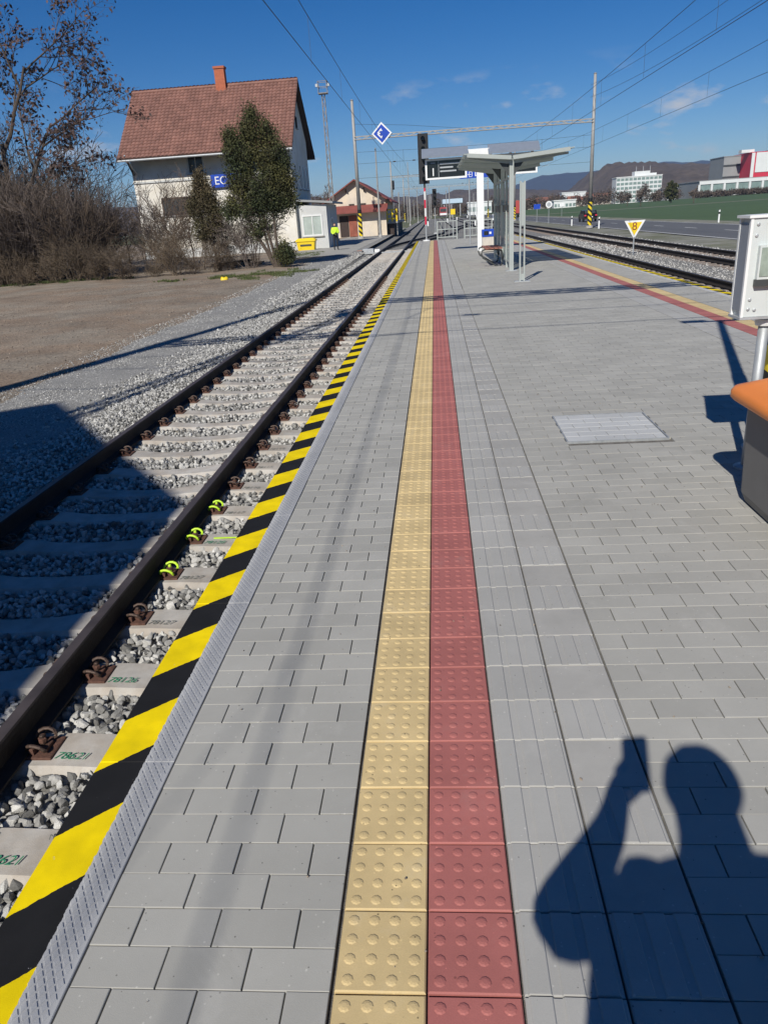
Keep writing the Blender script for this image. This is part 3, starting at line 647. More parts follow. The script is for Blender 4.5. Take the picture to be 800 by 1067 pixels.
# ------------------------------------------------------------------ shelter
sh = empty('platform_shelter', (1.95, 22.8, 0)); tag(sh, 'grey open shelter with a shallow V shaped canopy and glazed spine', 'shelter')
for y in (-2.6, -.1, 2.6):
    MB().box(-.055, .055, y-.055, y+.055, 0, 2.62).build('post', M['shelter'], sh); MB().box(-.14, .14, y-.12, y+.12, 0, .015).build('foot_plate', M['steel'], sh)
    b = MB(); zc = 2.60
    b.prism([(-1.15,zc+.12),(-1.15,zc+.17),(0,zc+.05),(1.38,zc+.11),(1.38,zc+.06),(.12,zc-.06),(-.12,zc-.06)], y-.045, y+.045); b.build('canopy_rib', M['shelter'], sh)
    br = MB(); br.prism([(-.30,zc-.03),(.30,zc-.03),(.05,zc-.36),(-.05,zc-.36)], y-.012, y+.012); br.build('bracket', M['dark_steel'], sh)
for s, xe, rise in ((-1, -1.18, .125), (1, 1.50, .085)):
    for k in range(4):
        ya = -2.78+1.40*k; yb = ya+1.385; b = MB(); z0, z1 = zc+.075, zc+.075+rise*abs(xe)/1.2
        b.raw([(0+s*.01,ya,z0),(xe,ya,z1),(xe,yb,z1),(s*.01,yb,z0),(s*.01,ya,z0+.02),(xe,ya,z1+.02),(xe,yb,z1+.02),(s*.01,yb,z0+.02)], [(0,1,2,3),(4,5,6,7),(0,1,5,4),(1,2,6,5),(2,3,7,6),(3,0,4,7)])
        b.build('canopy_panel', M['dirtyglass'], sh)
    for y in (-2.79, -1.4, 0, 1.4, 2.81): MB().bar((s*.02,y,zc+.06),(xe*.93,y,zc+.06+rise*abs(xe)*.93/1.2), .05, .09).build('purlin', M['shelter'], sh)
for ya, yb in ((-2.53, -1.36), (-1.30, -.17), (-.03, 1.25), (1.31, 2.53)):
    MB().box(-.006, .006, ya, yb, .22, 2.2).build('glass_panel', M['glass'], sh)
    MB().box(-.009, .009, ya, yb, 1.42, 1.60).build('warning_band', M['dark_steel'], sh); MB().box(-.02, .02, ya, yb, .17, .22).build('glazing_rail', M['shelter'], sh); MB().box(-.02, .02, ya, yb, 2.2, 2.25).build('glazing_rail', M['shelter'], sh)
for y in (-1.33, 1.28): MB().box(-.03, .03, y-.03, y+.03, 0, 2.5).build('mullion', M['shelter'], sh)
tp = empty('totem_frame', (1.88, 17.05, 0)); tag(tp, 'narrow grey steel totem frame standing in front of the shelter', 'totem')
for s in (-1, 1): MB().box(s*.045-.016, s*.045+.016, -.035, .035, 0, 2.03).build('upright', M['shelter'], tp)
MB().box(-.029, .029, -.022, .022, 1.15, 2.0).build('panel', M['shelter'], tp); MB().box(-.029, .029, -.022, .022, .03, .16).build('cross_piece', M['shelter'], tp); MB().box(-.17, .17, -.12, .12, 0, .014).build('foot_plate', M['steel'], tp)
bn = empty('waiting_bench', (1.74, 22.9, 0)); tag(bn, 'bench with red-brown wooden seat and looped dark metal frame under the shelter', 'bench')
MB().box(-.75, .2, -1.3, 1.3, .001, .006).build('base_pad', M['concrete'], bn)
for y in (-.8, .8):
    MB().tube([(-.34,y,.47),(-.42,y,.44),(-.44,y,.36),(-.40,y,.25),(-.05,y,.03),(.06,y,.0),(.14,y,.06),(.16,y,.25),(.12,y,.42),(.0,y,.45),(-.34,y,.47)], .022, 8).build('frame_loop', M['dark_steel'], bn, smooth=True)
for k in range(4): MB().box(-.34+.125*k, -.235+.125*k, -.95, .95, .475, .505).build('seat_slat', M['wood_red'], bn)
tb = empty('litter_bin', (2.02, 30.0, 0)); tag(tb, 'beige litter bin with a blue top beside the display column', 'litter bin')
MB().box(-.22, .22, -.2, .2, .03, .56, 0, .02).build('body', M['beige'], tb); MB().box(-.235, .235, -.215, .215, .56, .82, 0, .02).build('top', M['blue'], tb)
MB().box(-.17, .0, -.2175, -.215, .61, .76).build('opening', M['black'], tb); MB().box(.03, .11, -.2175, -.215, .65, .73).build('sticker', M['white'], tb)

# ------------------------------------------------------------------ departure display on its column
dp = empty('departure_display', (1.80, 31.0, 0)); tag(dp, 'double-winged departure display board on a white column above the shelter', 'display board')
MB().box(-.13, .13, -.10, .10, 0, 3.35).build('column', M['white'], dp); MB().box(-.45, .35, -.14, .14, 3.34, 3.66).build('hub_box', M['white'], dp)
for s, xa, xb in ((-1, -2.08, -.50), (1, .42, 2.16)):
    zt, zb_ = 3.42, 2.70
    MB().box(xa, xb, -.09, .09, zb_, zt).build('display_frame', M['white'], dp)
    sc = MB().box(xa+.07, xb-.07, -.096, -.0905, zb_+.07, zt-.07).build('screen', M['screen'], dp)
    rf = MB(); rf.prism([(-.36,3.44),(.12,3.74),(.12,3.80),(-.36,3.51)], xa-.12, xb+.06, axis='x'); rf.build('hood', M['hood'], dp)
    if s < 0:
        MB().box(xa+.50, xa+.515, -.099, -.0965, zb_+.08, zt-.08).build('screen_divider', M['steel'], sc)
        o = link('lettering', text_mesh('1', .40, M['white']), sc, (xa+.30, -.0985, zb_+.25)); o.rotation_euler[0] = R_(90)
        MB().box(xa+.22, xa+.38, -.099, -.0965, zt-.17, zt-.12).build('train_symbol', M['hood'], sc)
        for r in range(3): MB().box(xa+.56, xa+.56+(.75, .5, .62)[r], -.099, -.0965, zt-.21-.13*r, zt-.16-.13*r).build('text_row', M['steel'], sc)
    else:
        MB().box(xa+.09, xa+1.3, -.099, -.0965, zt-.20, zt-.10).build('text_row', M['pale_pane'], sc); MB().box(xa+.15, xa+.22, -.099, -.0965, zt-.5, zt-.22).build('platform_number', M['white'], sc)
# blue wayfinding sign on a thin post
ws = empty('wayfinding_sign', (1.35, 38.0, 0)); tag(ws, 'blue sign with white arrow and pictograms on a thin grey post', 'sign')
MB().tube([(.35,0,0),(.35,0,3.55)], .03, 8).build('post', M['galv'], ws)
MB().box(-.08, 1.3, -.03, .03, 2.92, 3.62).build('panel', M['blue'], ws)
b = MB(); b.poly([(0,-.034,3.06),(.09,-.034,3.14),(.09,-.034,2.98)]).box(.09,.19,-.036,-.0305,3.035,3.085); b.build('arrow', M['white'], ws)
b = MB()
for a in ((.34,.36,2.98,3.2),(.36,.50,3.18,3.2),(.48,.50,2.98,3.2),(.36,.50,2.98,3.0),(.28,.44,3.07,3.10)): b.box(a[0],a[1],-.036,-.0305,a[2],a[3])
b.build('exit_pictogram', M['white'], ws)
b = MB()
for a in ((.62,.66,3.0,3.2),(.66,.85,3.0,3.04),(.82,.86,3.04,3.16),(.72,.76,3.04,3.12)): b.box(a[0],a[1],-.036,-.0305,a[2],a[3])
b.build('ramp_pictogram', M['white'], ws)
b = MB()
for (xa, xb) in ((.05,.42),(.47,.75),(.84,.98),(1.04,1.2)): b.box(xa, xb, -.036, -.0305, 3.41, 3.50)
b.build('faint_text_row', M['white'], ws)

# ------------------------------------------------------------------ signals, rails at the platform end
def signal(loc, h_pole, head_h, label, name='railway_signal', mat_pole='redwhite', w=.30, group=None):
    t = empty(name, loc); tag(t, label, 'signal', group)
    MB().tube([(0,0,0),(0,0,h_pole*.28)], .05, 10).build('lower_pole', M['galv'], t); MB().tube([(0,0,h_pole*.28),(0,0,h_pole*.93)], .055, 10).build('banded_pole', M[mat_pole], t)
    MB().tube([(0,0,h_pole*.93),(0,0,h_pole)], .05, 8).build('neck', M['dark_steel'], t)
    MB().box(-w, w, -.12, .06, h_pole, h_pole+head_h, 0, .03).build('head', M['black'], t)
    n = max(2, int(head_h/.5))
    for k in range(n):
        z = h_pole+head_h*(k+.5)/n; b = MB(); b.tube([(0,-.12,z),(0,-.34,z)], .11, 10, cap=False); b.build('lamp_hood', M['black'], t)
        MB().tube([(0,-.121,z),(0,-.14,z)], .09, 10).build('lens', M['screen'], t)
    MB().lathe([(.22,0),(.22,.05),(.06,.08)], 10).build('foot', M['white'], t); return t
signal((-.50, 46.3, 0), 3.1, 2.6, 'tall black signal head on a red and white banded pole at the platform end')
signal((.1, 92, -.74), 3.0, 1.8, 'distant slim black signal just right of the red and white pole', mat_pole='galv', w=.24)
signal((-8.6, 170, -.6), 7.2, 1.8, 'small distant black signal over the yellow railing', mat_pole='galv', w=.40)
def railing(name, loc, w, h, label):
    t = empty(name, loc); tag(t, label, 'railing')
    for x in (0, w): MB().box(x-.03, x+.03, -.03, .03, 0, h).build('post', M['shelter'], t)
    for z in (h-.03, h*.55, .15): MB().box(.03, w-.03, -.02, .02, z-.025, z+.025).build('rail_bar', M['shelter'], t)
    n = int(w/.22)
    for k in range(1, n): MB().box(w*k/n-.01, w*k/n+.01, -.01, .01, .175, h-.055).build('baluster', M['shelter'], t)
railing('end_railing', (.15, YEND-.15, 0), 1.15, 1.05, 'grey green railing across the platform end near the red and white pole')
railing('end_railing', (1.75, YEND-.15, 0), 1.6, 1.0, 'grey green railing at the platform end behind the thin sign post')

# ------------------------------------------------------------------ catenary gantries and wires
def gantry(Y, xl, xr, zl, zr, hl, hr, beam, label, group='overhead line gantries'):
    t = empty('line_gantry', (0, Y, 0)); tag(t, label, 'gantry', group)
    for x, z, h in ((xl, zl, hl), (xr, zr, hr)):
        ms = MB().tube([(0,0,2.75),(0,0,h-z)], [.19,.13], 12).build('mast', M['mast'], t, (x, 0, z), smooth=True)
        MB().tube([(0,0,2.4),(0,0,2.745)], .197, 12).build('black_collar', M['black'], ms); MB().tube([(0,0,.25),(0,0,2.4)], .20, 12).build('hazard_base', M['hazard'], ms)
        MB().lathe([(.34,0),(.34,.18),(.24,.25)], 10).build('footing', M['concrete'], ms); MB().lathe([(.15,h-z),(.17,h-z+.02),(.0,h-z+.12)], 10).build('cap', M['mast'], ms)
    b = MB(); n = int((xr-xl)/.75); dx = (xr-xl)/n; H = .13
    for dy in (-.17, .17):
        for z in (-H, H): b.bar((xl,dy,beam+z),(xr,dy,beam+z), .07)
        for k in range(n): a = xl+k*dx; s = 1 if k % 2 else -1; b.bar((a,dy,beam-s*H),(a+dx,dy,beam+s*H), .045)
    for k in range(n+1):
        a = xl+k*dx; b.bar((a,-.17,beam+H),(a,.17,beam+H), .04); b.bar((a,-.17,beam-H),(a,.17,beam-H), .04)
    b.build('truss_beam', M['mast'], t)
    for z, sag in ((7.45, .15), (6.42, .05), (5.12, .03)):
        MB().tube([(xl+(xr-xl)*k/8, 0, z-sag*math.sin(math.pi*k/8)) for k in range(9)], .012, 5).build('cross_span_wire', M['wire'], t)
    for cx_ in (-2.78, 6.53, 10.50):
        a = MB().tube([(cx_,0,6.42),(cx_,0,7.4)], .012, 5).build('hanger', M['wire'], t); MB().bar((cx_+.75,0,5.12),(cx_,0,4.97), .025).build('steady_arm', M['galv'], t)
        for q in (-.9, 1.0): MB().tube([(cx_+q-.13,0,6.40),(cx_+q+.13,0,6.40)], .05, 8).build('insulator', M['timber'], a)
    return t
gantry(4.2, -9.25, 15.3, -.72, -.9, 15.6, 12.5, 8.65, 'line gantry spanning the tracks beside the photographer, outside the view')
g1_ = gantry(79.0, -7.45, 15.28, -.48, -.85, 11.9, 12.5, 8.67, 'nearest line gantry whose beam crosses above the display board')
gantry(154, -8.0, 15.5, -.5, -.9, 11.0, 12.0, 8.3, 'second line gantry standing farther down the tracks')
gantry(229, -8.5, 15.5, -.5, -.9, 11.0, 12.0, 8.3, 'third line gantry faint in the distance')
e_ = empty('electric_section_sign', (-4.75, 78.7, 8.9)); tag(e_, 'blue and white diamond sign hanging on the gantry beam', 'sign')
s_ = .98
MB().raw([(0,-.02,-s_),(s_,-.02,0),(0,-.02,s_),(-s_,-.02,0),(0,.02,-s_),(s_,.02,0),(0,.02,s_),(-s_,.02,0)], [(0,1,2,3),(4,5,6,7),(0,1,5,4),(1,2,6,5),(2,3,7,6),(3,0,4,7)]).build('border', M['white'], e_)
s_ = .80; MB().poly([(0,-.025,-s_),(s_,-.025,0),(0,-.025,s_),(-s_,-.025,0)]).build('face', M['blue'], e_)
b = MB()
for (xa, za, xb, zb_) in ((-.40,.02,-.02,.40),(-.40,-.02,-.02,-.40),(-.32,0,-.14,0),(-.05,.30,.03,.22),(-.05,-.30,.03,-.22)): b.bar((xa,-.03,za),(xb,-.03,zb_), .02, .11)
b.build('symbol', M['white'], e_)
YS = [-70.8, 4.2, 79, 154, 229]
def mess_z(y):
    for a, c in zip(YS, YS[1:]):
        if a <= y <= c: u = (y-a)/(c-a); return 6.38-4*.62*u*(1-u)
for cx_, nm in ((-2.78, 'above the left track'), (6.53, 'above the track along the right platform edge'), (10.50, 'above the track beside the road')):
    t = empty('overhead_line', (cx_, 0, 0)); tag(t, 'thin overhead contact and carrier wires ' + nm, 'overhead wire', 'overhead wires')
    MB().tube([(0.12 if k % 2 else -.12, y, 4.95) for k, y in enumerate(YS)], .008, 5).build('contact_wire', M['wire'], t)
    MB().tube([(0, y, mess_z(y)) for y in np.arange(-70.8, 229, 3.0)], .008, 5).build('carrier_wire', M['wire'], t)
    for y in np.arange(-55, 150, 6.25): MB().tube([(0,y,4.96),(0,y,mess_z(y))], .004, 3).build('dropper', M['wire'], t)
t = empty('feeder_lines', (0, 0, 0)); tag(t, 'thin feeder wires strung high between the gantry masts', 'overhead wire', 'overhead wires')
for (x, z) in ((14.9, 11.6), (14.9, 10.6)): MB().tube([(x, y, z-1.2*(1-((y-41.6)/37.4)**2)) for y in np.linspace(4.2, 79, 20)], .012, 4).build('feeder_wire', M['wire'], t)
MB().tube([(-7.4,79,9.9),(-2.5,79,9.5),(3,79,8.85)], .012, 4).build('stay_wire', M['wire'], t)
# lattice lighting masts
def lattice_mast(loc, h, label):
    t = empty('lattice_lighting_mast', loc); tag(t, label, 'lighting mast', 'lattice lighting masts'); b = MB(); w0, w1 = .19, .13; n = int(h/.6)
    P = lambda k, i: Vector(((w0+(w1-w0)*k/n)*(1,-1,-1,1)[i], (w0+(w1-w0)*k/n)*(1,1,-1,-1)[i], h*k/n))
    for i in range(4):
        b.bar(P(0,i), P(n,i), .05)
        for k in range(n): b.bar(P(k,i), P(k+1,(i+1)%4), .035) if k % 2 else b.bar(P(k,(i+1)%4), P(k+1,i), .035)
    b.build('lattice', M['lattice'], t); MB().box(-.42, .42, -.40, .40, h, h+.08).build('work_platform', M['lattice'], t)
    g = MB()
    for x in (-.40, .40):
        for y in (-.38, .38): g.bar((x,y,h+.08),(x,y,h+1.0), .04)
    for z in (.55, 1.0): g.bar((-.40,-.38,h+z),(.40,-.38,h+z), .04); g.bar((-.40,.38,h+z),(.40,.38,h+z), .04); g.bar((-.40,-.38,h+z),(-.40,.38,h+z), .04); g.bar((.40,-.38,h+z),(.40,.38,h+z), .04)
    g.build('guard_rail', M['lattice'], t)
    for s in (-1, 1): MB().box(s*.52-.12, s*.52+.12, -.15, .15, h+.6, h+.85, 0, .03).build('floodlight', M['steel'], t)
    MB().box(-.4, .4, -.4, .4, -.1, .25).build('footing', M['concrete'], t)
lattice_mast((-9.75, 76, -.48), 12.7, 'tall lattice lighting mast behind the station house gable')
lattice_mast((-7.25, 2.0, -.72), 14.0, 'lattice lighting mast near the photographer, outside the view')
def slim_pole(x, y, h, label, r=.11):
    t = empty('slim_pole', (x, y, -.5)); tag(t, label, 'pole', 'slim poles beside the tracks'); MB().tube([(0,0,0),(0,0,h)], [r, r*.55], 10).build('shaft', M['mast'], t); MB().lathe([(r*1.8,0),(r*1.8,.2),(r*1.1,.3)], 10).build('footing', M['concrete'], t)
slim_pole(-5.55, 80, 8.3, 'slim grey pole standing before the right corner of the shed')
slim_pole(-4.6, 150, 11, 'grey pole rising just left of the distant second gantry')
slim_pole(-3.9, 190, 8.0, 'grey pole right of the yellow railing on the ramp')
slim_pole(-1.6, 260, 13, 'thin far pole close left of the red and white signal pole')

# ------------------------------------------------------------------ small trackside signs
sg = empty('triangular_sign', (8.62, 34.6, -.74)); tag(sg, 'yellow triangular board with the number 8 between the right hand tracks', 'sign')
MB().tube([(0,0,0),(0,0,.75)], .03, 8).build('post', M['galv'], sg)
b = MB(); b.raw([(-.44,-.015,1.42),(.44,-.015,1.42),(0,-.015,.66),(-.44,.015,1.42),(.44,.015,1.42),(0,.015,.66)], [(0,1,2),(3,4,5),(0,1,4,3),(1,2,5,4),(2,0,3,5)]); b.build('board', M['white'], sg)
MB().poly([(-.31,-.018,1.345),(.31,-.018,1.345),(0,-.018,.81)]).build('face', M['yellow'], sg)
o = link('lettering', text_mesh('8', .46, M['redp']), sg, (0, -.021, 1.17)); o.rotation_euler[0] = R_(90); o.data.materials[0] = mat('dark_red_letter', (.22,.03,.02), .6)
def delineator(x, y, label):
    t = empty('roadside_post', (x, y, -.90)); tag(t, label, 'delineator post', 'white roadside posts')
    MB().box(-.06, .06, -.05, .05, 0, .72).build('stem', M['white'], t); MB().box(-.06, .06, -.05, .05, .72, .90).build('black_band', M['black'], t); MB().prism([(-.06,.90),(.06,.90),(.06,1.08),(-.06,1.02)], -.05, .05).build('tip', M['white'], t)
delineator(25.6, 73.0, 'white roadside post standing alone before the green field'); delineator(15.9, 77.5, 'white roadside post just right of the striped mast foot'); delineator(15.95, 93, 'white roadside post left of the striped mast foot'); delineator(16.0, 150, 'white roadside post farthest down the road')
ps = empty('point_machine', (-4.35, 50.5, -.66)); tag(ps, 'point machine with orange and white covers beside the far rail', 'point machine')
MB().box(-.35, .35, -.3, .3, 0, .28, 0, .04).build('housing', M['steel'], ps); MB().box(-.75, -.40, -.3, .0, 0, .20, 0, .02).build('cover', M['orange'], ps); MB().box(-.35, 2.6, -.62, -.50, -.02, .05).build('rodding', M['steel'], ps); MB().box(.42, .75, -.2, .15, 0, .22, 0, .02).build('cable_box', M['white'], ps)

# ------------------------------------------------------------------ buildings
def window(parent, x, z, w, h, y, face, frame='pvc', pane='pane', fw=.09, bars=1):
    # face 'f': wall looks towards -Y at y ; face 'r': wall looks towards +X at x=y
    P = (lambda a0, a1, d0, d1, z0, z1: (a0, a1, y-d1, y-d0, z0, z1)) if face == 'f' else (lambda a0, a1, d0, d1, z0, z1: (y+d0, y+d1, a0, a1, z0, z1))
    b = MB()
    b.box(*P(x-w/2, x+w/2, .002, .06, z, z+fw)); b.box(*P(x-w/2, x+w/2, .002, .06, z+h-fw, z+h)); b.box(*P(x-w/2, x-w/2+fw, .002, .06, z+fw, z+h-fw)); b.box(*P(x+w/2-fw, x+w/2, .002, .06, z+fw, z+h-fw))
    for k in range(bars): q = x-w/2+w*(k+1)/(bars+1); b.box(*P(q-.03, q+.03, .002, .05, z+fw, z+h-fw))
    f = b.build('window', M[frame], parent); MB().box(*P(x-w/2+fw, x+w/2-fw, .001, .02, z+fw, z+h-fw)).build('pane', M[pane], f)
    MB().box(*P(x-w/2-.08, x+w/2+.08, .002, .12, z-.07, z-.003)).build('sill', M['concrete'], f); return f
def gable_house(name, label, cat, x0, x1, y0, y1, zb_, ze, zr, ridge, wallm, over=.5, side=.35, tiles=None):
    # ridge 'x': ridge along X, gables at x0/x1 ; ridge 'y' the other way round
    t = empty(name, ((x0+x1)/2, (y0+y1)/2, zb_)); tag(t, label, cat); mx_, my_ = (x0+x1)/2, (y0+y1)/2
    L = lambda x, y, z: (x-mx_, y-my_, z-zb_)
    b = MB(); sq = [(x0,y0),(x1,y0),(x1,y1),(x0,y1)]
    for i in range(4): (xa, ya), (xb, yb) = sq[i], sq[(i+1)%4]; b.poly([L(xa,ya,zb_-.3), L(xb,yb,zb_-.3), L(xb,yb,ze), L(xa,ya,ze)])
    if ridge == 'x':
        for x in (x0, x1): b.poly([L(x,y0,ze), L(x,y1,ze), L(x,my_,zr)])
        half, c0, c1 = (y1-y0)/2, x0-side, x1+side; A = lambda u, v, z: L(u, my_+v, z)
    else:
        for y in (y0, y1): b.poly([L(x0,y,ze), L(x1,y,ze), L(mx_,y,zr)])
        half, c0, c1 = (x1-x0)/2, y0-side, y1+side; A = lambda u, v, z: L(mx_+v, u, z)
    b.build('wall', M[wallm], t)
    sl_ = (zr-ze)/half; roofs = []
    for s in (-1, 1):
        e = half+over; ze_ = zr-sl_*e; th = .14
        b = MB(); b.raw([A(c0,s*e,ze_), A(c1,s*e,ze_), A(c1,0,zr), A(c0,0,zr), A(c0,s*e,ze_+th), A(c1,s*e,ze_+th), A(c1,0,zr+th), A(c0,0,zr+th)], [(0,1,2,3),(4,5,6,7),(0,1,5,4),(1,2,6,5),(2,3,7,6),(3,0,4,7)])
        rf = b.build('roof', M['timber'] if tiles == 'tile' else M[tiles], t); roofs.append(rf)
        if tiles == 'tile':     # rows of clay tiles
            tw, tl = .30, .34; ang = math.atan(sl_); slope = e/math.cos(ang); nr = int(slope/tl)+1; nc = int((c1-c0)/tw)
            tv = []; K = 5
            for q in (0, 1):
                for k in range(K): u = -.5+k/(K-1); tv.append((u*tw*1.02, q*tl*1.12, .075*math.cos(u*math.pi) + (.045 if q == 0 else .0)))
            for k in range(K): u = -.5+k/(K-1); tv.append((u*tw*1.02, 0, -.01))
            tv = np.array(tv); tf = np.array([[k, k+1, K+k+1, K+k] for k in range(K-1)] + [[2*K+k, 2*K+k+1, k+1, k] for k in range(K-1)])
            offs = []; rot = []
            ca, sa = math.cos(ang), math.sin(ang)
            Rx = np.array([[1,0,0],[0,ca,-sa],[0,sa,ca]]) if s < 0 else np.array([[-1,0,0],[0,-ca,sa],[0,sa,ca]])
            for r in range(nr):
                for c in range(nc):
                    d = -slope + r*tl; offs.append((c0+tw*(c+.5)-mx_+rng.uniform(-.006,.006), s*abs(d)*ca, zr+d*sa+th+.012-zb_+rng.uniform(-.006,.006)))
            offs = np.array(offs); o = replicate('roof_tiles', tv, tf, offs, M['tile'], rots=np.repeat(Rx[None], len(offs), 0), tint=rng.random(len(offs)), parent=rf); tag(o, kind='stuff')
    if tiles == 'tile':
        b = MB(); b.tube([A(c0,0,zr+.16), A(c1,0,zr+.16)], .14, 8); b.build('ridge_cap', M['tile'], t)
        for s in (-1, 1): b = MB(); e = half+over; b.tube([A(c0,s*(e+.07),zr-sl_*e+.02), A(c1,s*(e+.07),zr-sl_*e+.02)], .07, 6); b.build('gutter', M['steel'], t)
    return t, L
hs, L = gable_house('station_house', 'cream two storey station house with red tiled roof behind the conifer', 'house', -22.35, -10.35, 58.8, 66.9, -.5, 7.6, 11.3, 'x', 'plaster', over=1.35, side=.45, tiles='tile')
def hp(name, m, x0, x1, y0, y1, z0, z1, par=None):
    a = L(x0, y0, z0); c = L(x1, y1, z1); return MB().box(a[0], c[0], a[1], c[1], a[2], c[2]).build(name, M[m], par or hs)
# local helpers use house coordinates
hx0, hy0, hz0 = L(0, 0, 0)
wy = L(0, 58.8, 0)[1]; wx = L(-10.35, 0, 0)[0]
p_ = at_y(205, 181, 58.7); window(hs, p_.x+hx0, p_.z+hz0, 1.25, 1.35, wy, 'f', 'plaster_shade')
p_ = at_y(188, 224, 58.7); window(hs, p_.x+hx0, p_.z+hz0, 2.6, 1.25, wy, 'f', 'timber', 'pane', .1, 2)
p_ = at_y(262, 181, 58.7); window(hs, p_.x+hx0, p_.z+hz0, 1.2, 1.35, wy, 'f')
hp('string_course', 'plaster_shade', -22.4, -10.3, 58.72, 58.798, 4.9, 5.02); hp('plinth', 'plaster_shade', -22.4, -10.3, 58.74, 58.799, -.5, .15)
for k, (yy, ww) in enumerate(((60.4,.55),(62.3,.8),(63.9,.8),(65.5,.8))): window(hs, yy+hy0, 3.9+.5, ww, 1.75, wx, 'r', 'pvc', 'pane', .08, 0)
window(hs, 62.8+hy0, 8.2+.5, .6, .8, wx, 'r', 'timber', 'pane', .07, 0)
ch = MB(); a = L(-16.1, 62.4, 10.9); ch.box(a[0], a[0]+.75, a[1], a[1]+.6, a[2], a[2]+1.65).box(a[0]-.06, a[0]+.81, a[1]-.06, a[1]+.66, a[2]+1.65, a[2]+1.8); ch.build('chimney', M['brick'], hs)
b = MB(); b.tube([L(-22.2,57.5,6.75), L(-22.1,58.4,5.9), L(-21.9,58.7,5.6)], .06, 6); b.build('downpipe', M['steel'], hs)
b = MB()
for x in (-22.2, -10.5): b.bar(L(x, 57.5, 6.7), L(x, 58.79, 5.5), .12)
b.build('eave_bracket', M['timber'], hs)
sb = empty('station_name_board', (at_y(231, 188, 58.6).x+.35, 58.62, at_y(231, 188, 58.6).z)); tag(sb, 'blue station name board with white letters on the house wall', 'sign')
MB().box(-1.15, 1.15, -.05, .05, -.46, .42).build('board', M['blue'], sb); o = link('lettering', text_mesh('EC', .78, M['white']), sb, (-.42, -.055, -.02)); o.rotation_euler[0] = R_(90)
# porch built against the gable
pr = empty('glazed_porch', (-9.2, 62, -.5)); tag(pr, 'white flat roofed porch with curtained window at the house gable', 'porch')
for a in ((-1.13,1.1,-2.6,-2.45,.95,1.0),): pass
b = MB(); b.box(-1.14, 1.1, -2.6, 3.6, 0, 3.15); b.build('wall', M['plaster_shade'], pr)  # white porch given grey plaster: its shade is put into the wall colour
b = MB(); b.raw([(-1.14,-2.9,3.45),(1.65,-2.9,3.17),(1.65,3.9,3.17),(-1.14,3.9,3.45),(-1.14,-2.9,3.6),(1.65,-2.9,3.32),(1.65,3.9,3.32),(-1.14,3.9,3.6)], [(0,1,2,3),(4,5,6,7),(0,1,5,4),(1,2,6,5),(2,3,7,6),(3,0,4,7)]); b.build('roof', M['indgrey'], pr)
window(pr, -.05, .95, 1.55, 1.5, -2.6, 'f', 'pvc', 'pale_pane', .1, 1); window(pr, 0, .1, .95, 2.1, 1.1, 'r', 'pvc', 'pane', .1, 0)
yb_ = empty('yellow_grit_box', (-9.55, 57.6, -.475)); tag(yb_, 'small yellow plastic grit box in front of the porch', 'grit bin')
b = MB(); loft(b, [rrect(-.62,.62,-.35,.35,.08,0), rrect(-.70,.70,-.42,.42,.1,.62)]); b.build('tub', M['yellow'], yb_); b = MB(); loft(b, [rrect(-.76,.76,-.47,.47,.1,.62), rrect(-.76,.76,-.47,.47,.1,.72), rrect(-.6,.6,-.33,.33,.1,.84)]); b.build('lid', M['yellow'], yb_)
MB().box(-.42, .42, -.415, -.40, .30, .42).build('handle_recess', M['dark_steel'], yb_)
# goods shed
gs, L2 = gable_house('goods_shed', 'pale plastered goods shed with dark red gable roof beyond the house', 'shed', -11.9, -5.35, 88, 104, -.5, 3.35, 5.35, 'y', 'shedwall', over=.75, side=.7, tiles='shedroof')
b = MB(); b.raw([L2(-12.1,86.9,2.02), L2(-5.1,86.9,2.02), L2(-5.1,87.99,2.72), L2(-12.1,87.99,2.72), L2(-12.1,86.9,2.14), L2(-5.1,86.9,2.14), L2(-5.1,87.99,2.84), L2(-12.1,87.99,2.84)], [(0,1,2,3),(4,5,6,7),(0,1,5,4),(1,2,6,5),(2,3,7,6),(3,0,4,7)]); b.build('skirt_roof', M['shedroof'], gs)
b = MB(); a = L2(-10.6, 88, -.4); b.box(a[0], a[0]+1.0, a[1]-.06, a[1]-.002, .1, 2.3); b.build('door', M['timber'], gs); b = MB(); b.box(a[0]+1.05, a[0]+1.95, a[1]-.12, a[1]-.06, .1, 2.3); b.build('open_door_leaf', mat('rusty_door', (.26,.08,.05), .8, .3, 2), gs)
for s in (-1, 1): b = MB(); b.bar((s*1.0, a[1]-.7, 5.15), (s*1.0, a[1]-.01, 4.7), .12); b.build('rafter_bracket', M['timber'], gs)
for x in (-.8, .5): MB().box(x, x+.6, a[1]-.05, a[1]-.002, 3.28, 3.5).build('vent', M['timber'], gs)
b = MB(); a = L2(-12.6, 87, -.5); b.box(a[0], a[0]+.8, a[1], a[1]+.5, 0, 1.6); wb = b.build('electric_cabinet', M['cabinet'], gs)
rp = empty('loading_ramp', (-3.95, 100, -.55)); tag(rp, 'dark loading ramp with yellow railing beside the shed', 'loading ramp')
MB().box(-1.4, -.2, -11, 12, 1.25, 1.45).build('deck', M['concrete'], rp); MB().box(-1.35, -.6, -10.9, 11.9, 0, 1.25).build('base', M['timber'], rp)
for y in (-10.8, -8.6, -6.4): MB().box(-.32, -.22, y-.05, y+.05, 0, 1.25).build('prop', M['concrete'], rp)
for x in (-1.35, -.8, -.28): MB().bar((x,-10.9,1.45),(x,-10.9,2.75), .16).build('railing_post', M['yellow'], rp)
for z in (1.75, 2.25, 2.7): MB().bar((-1.35,-10.9,z),(-.28,-10.9,z), .12).build('railing_bar', M['yellow'], rp)
for k in range(3): MB().box(-1.2+.35*k, -.95+.35*k, -9.5, -9.1, 1.45, 2.2+.15*k).build('stored_goods', M[('white','beige','redp')[k]], rp)
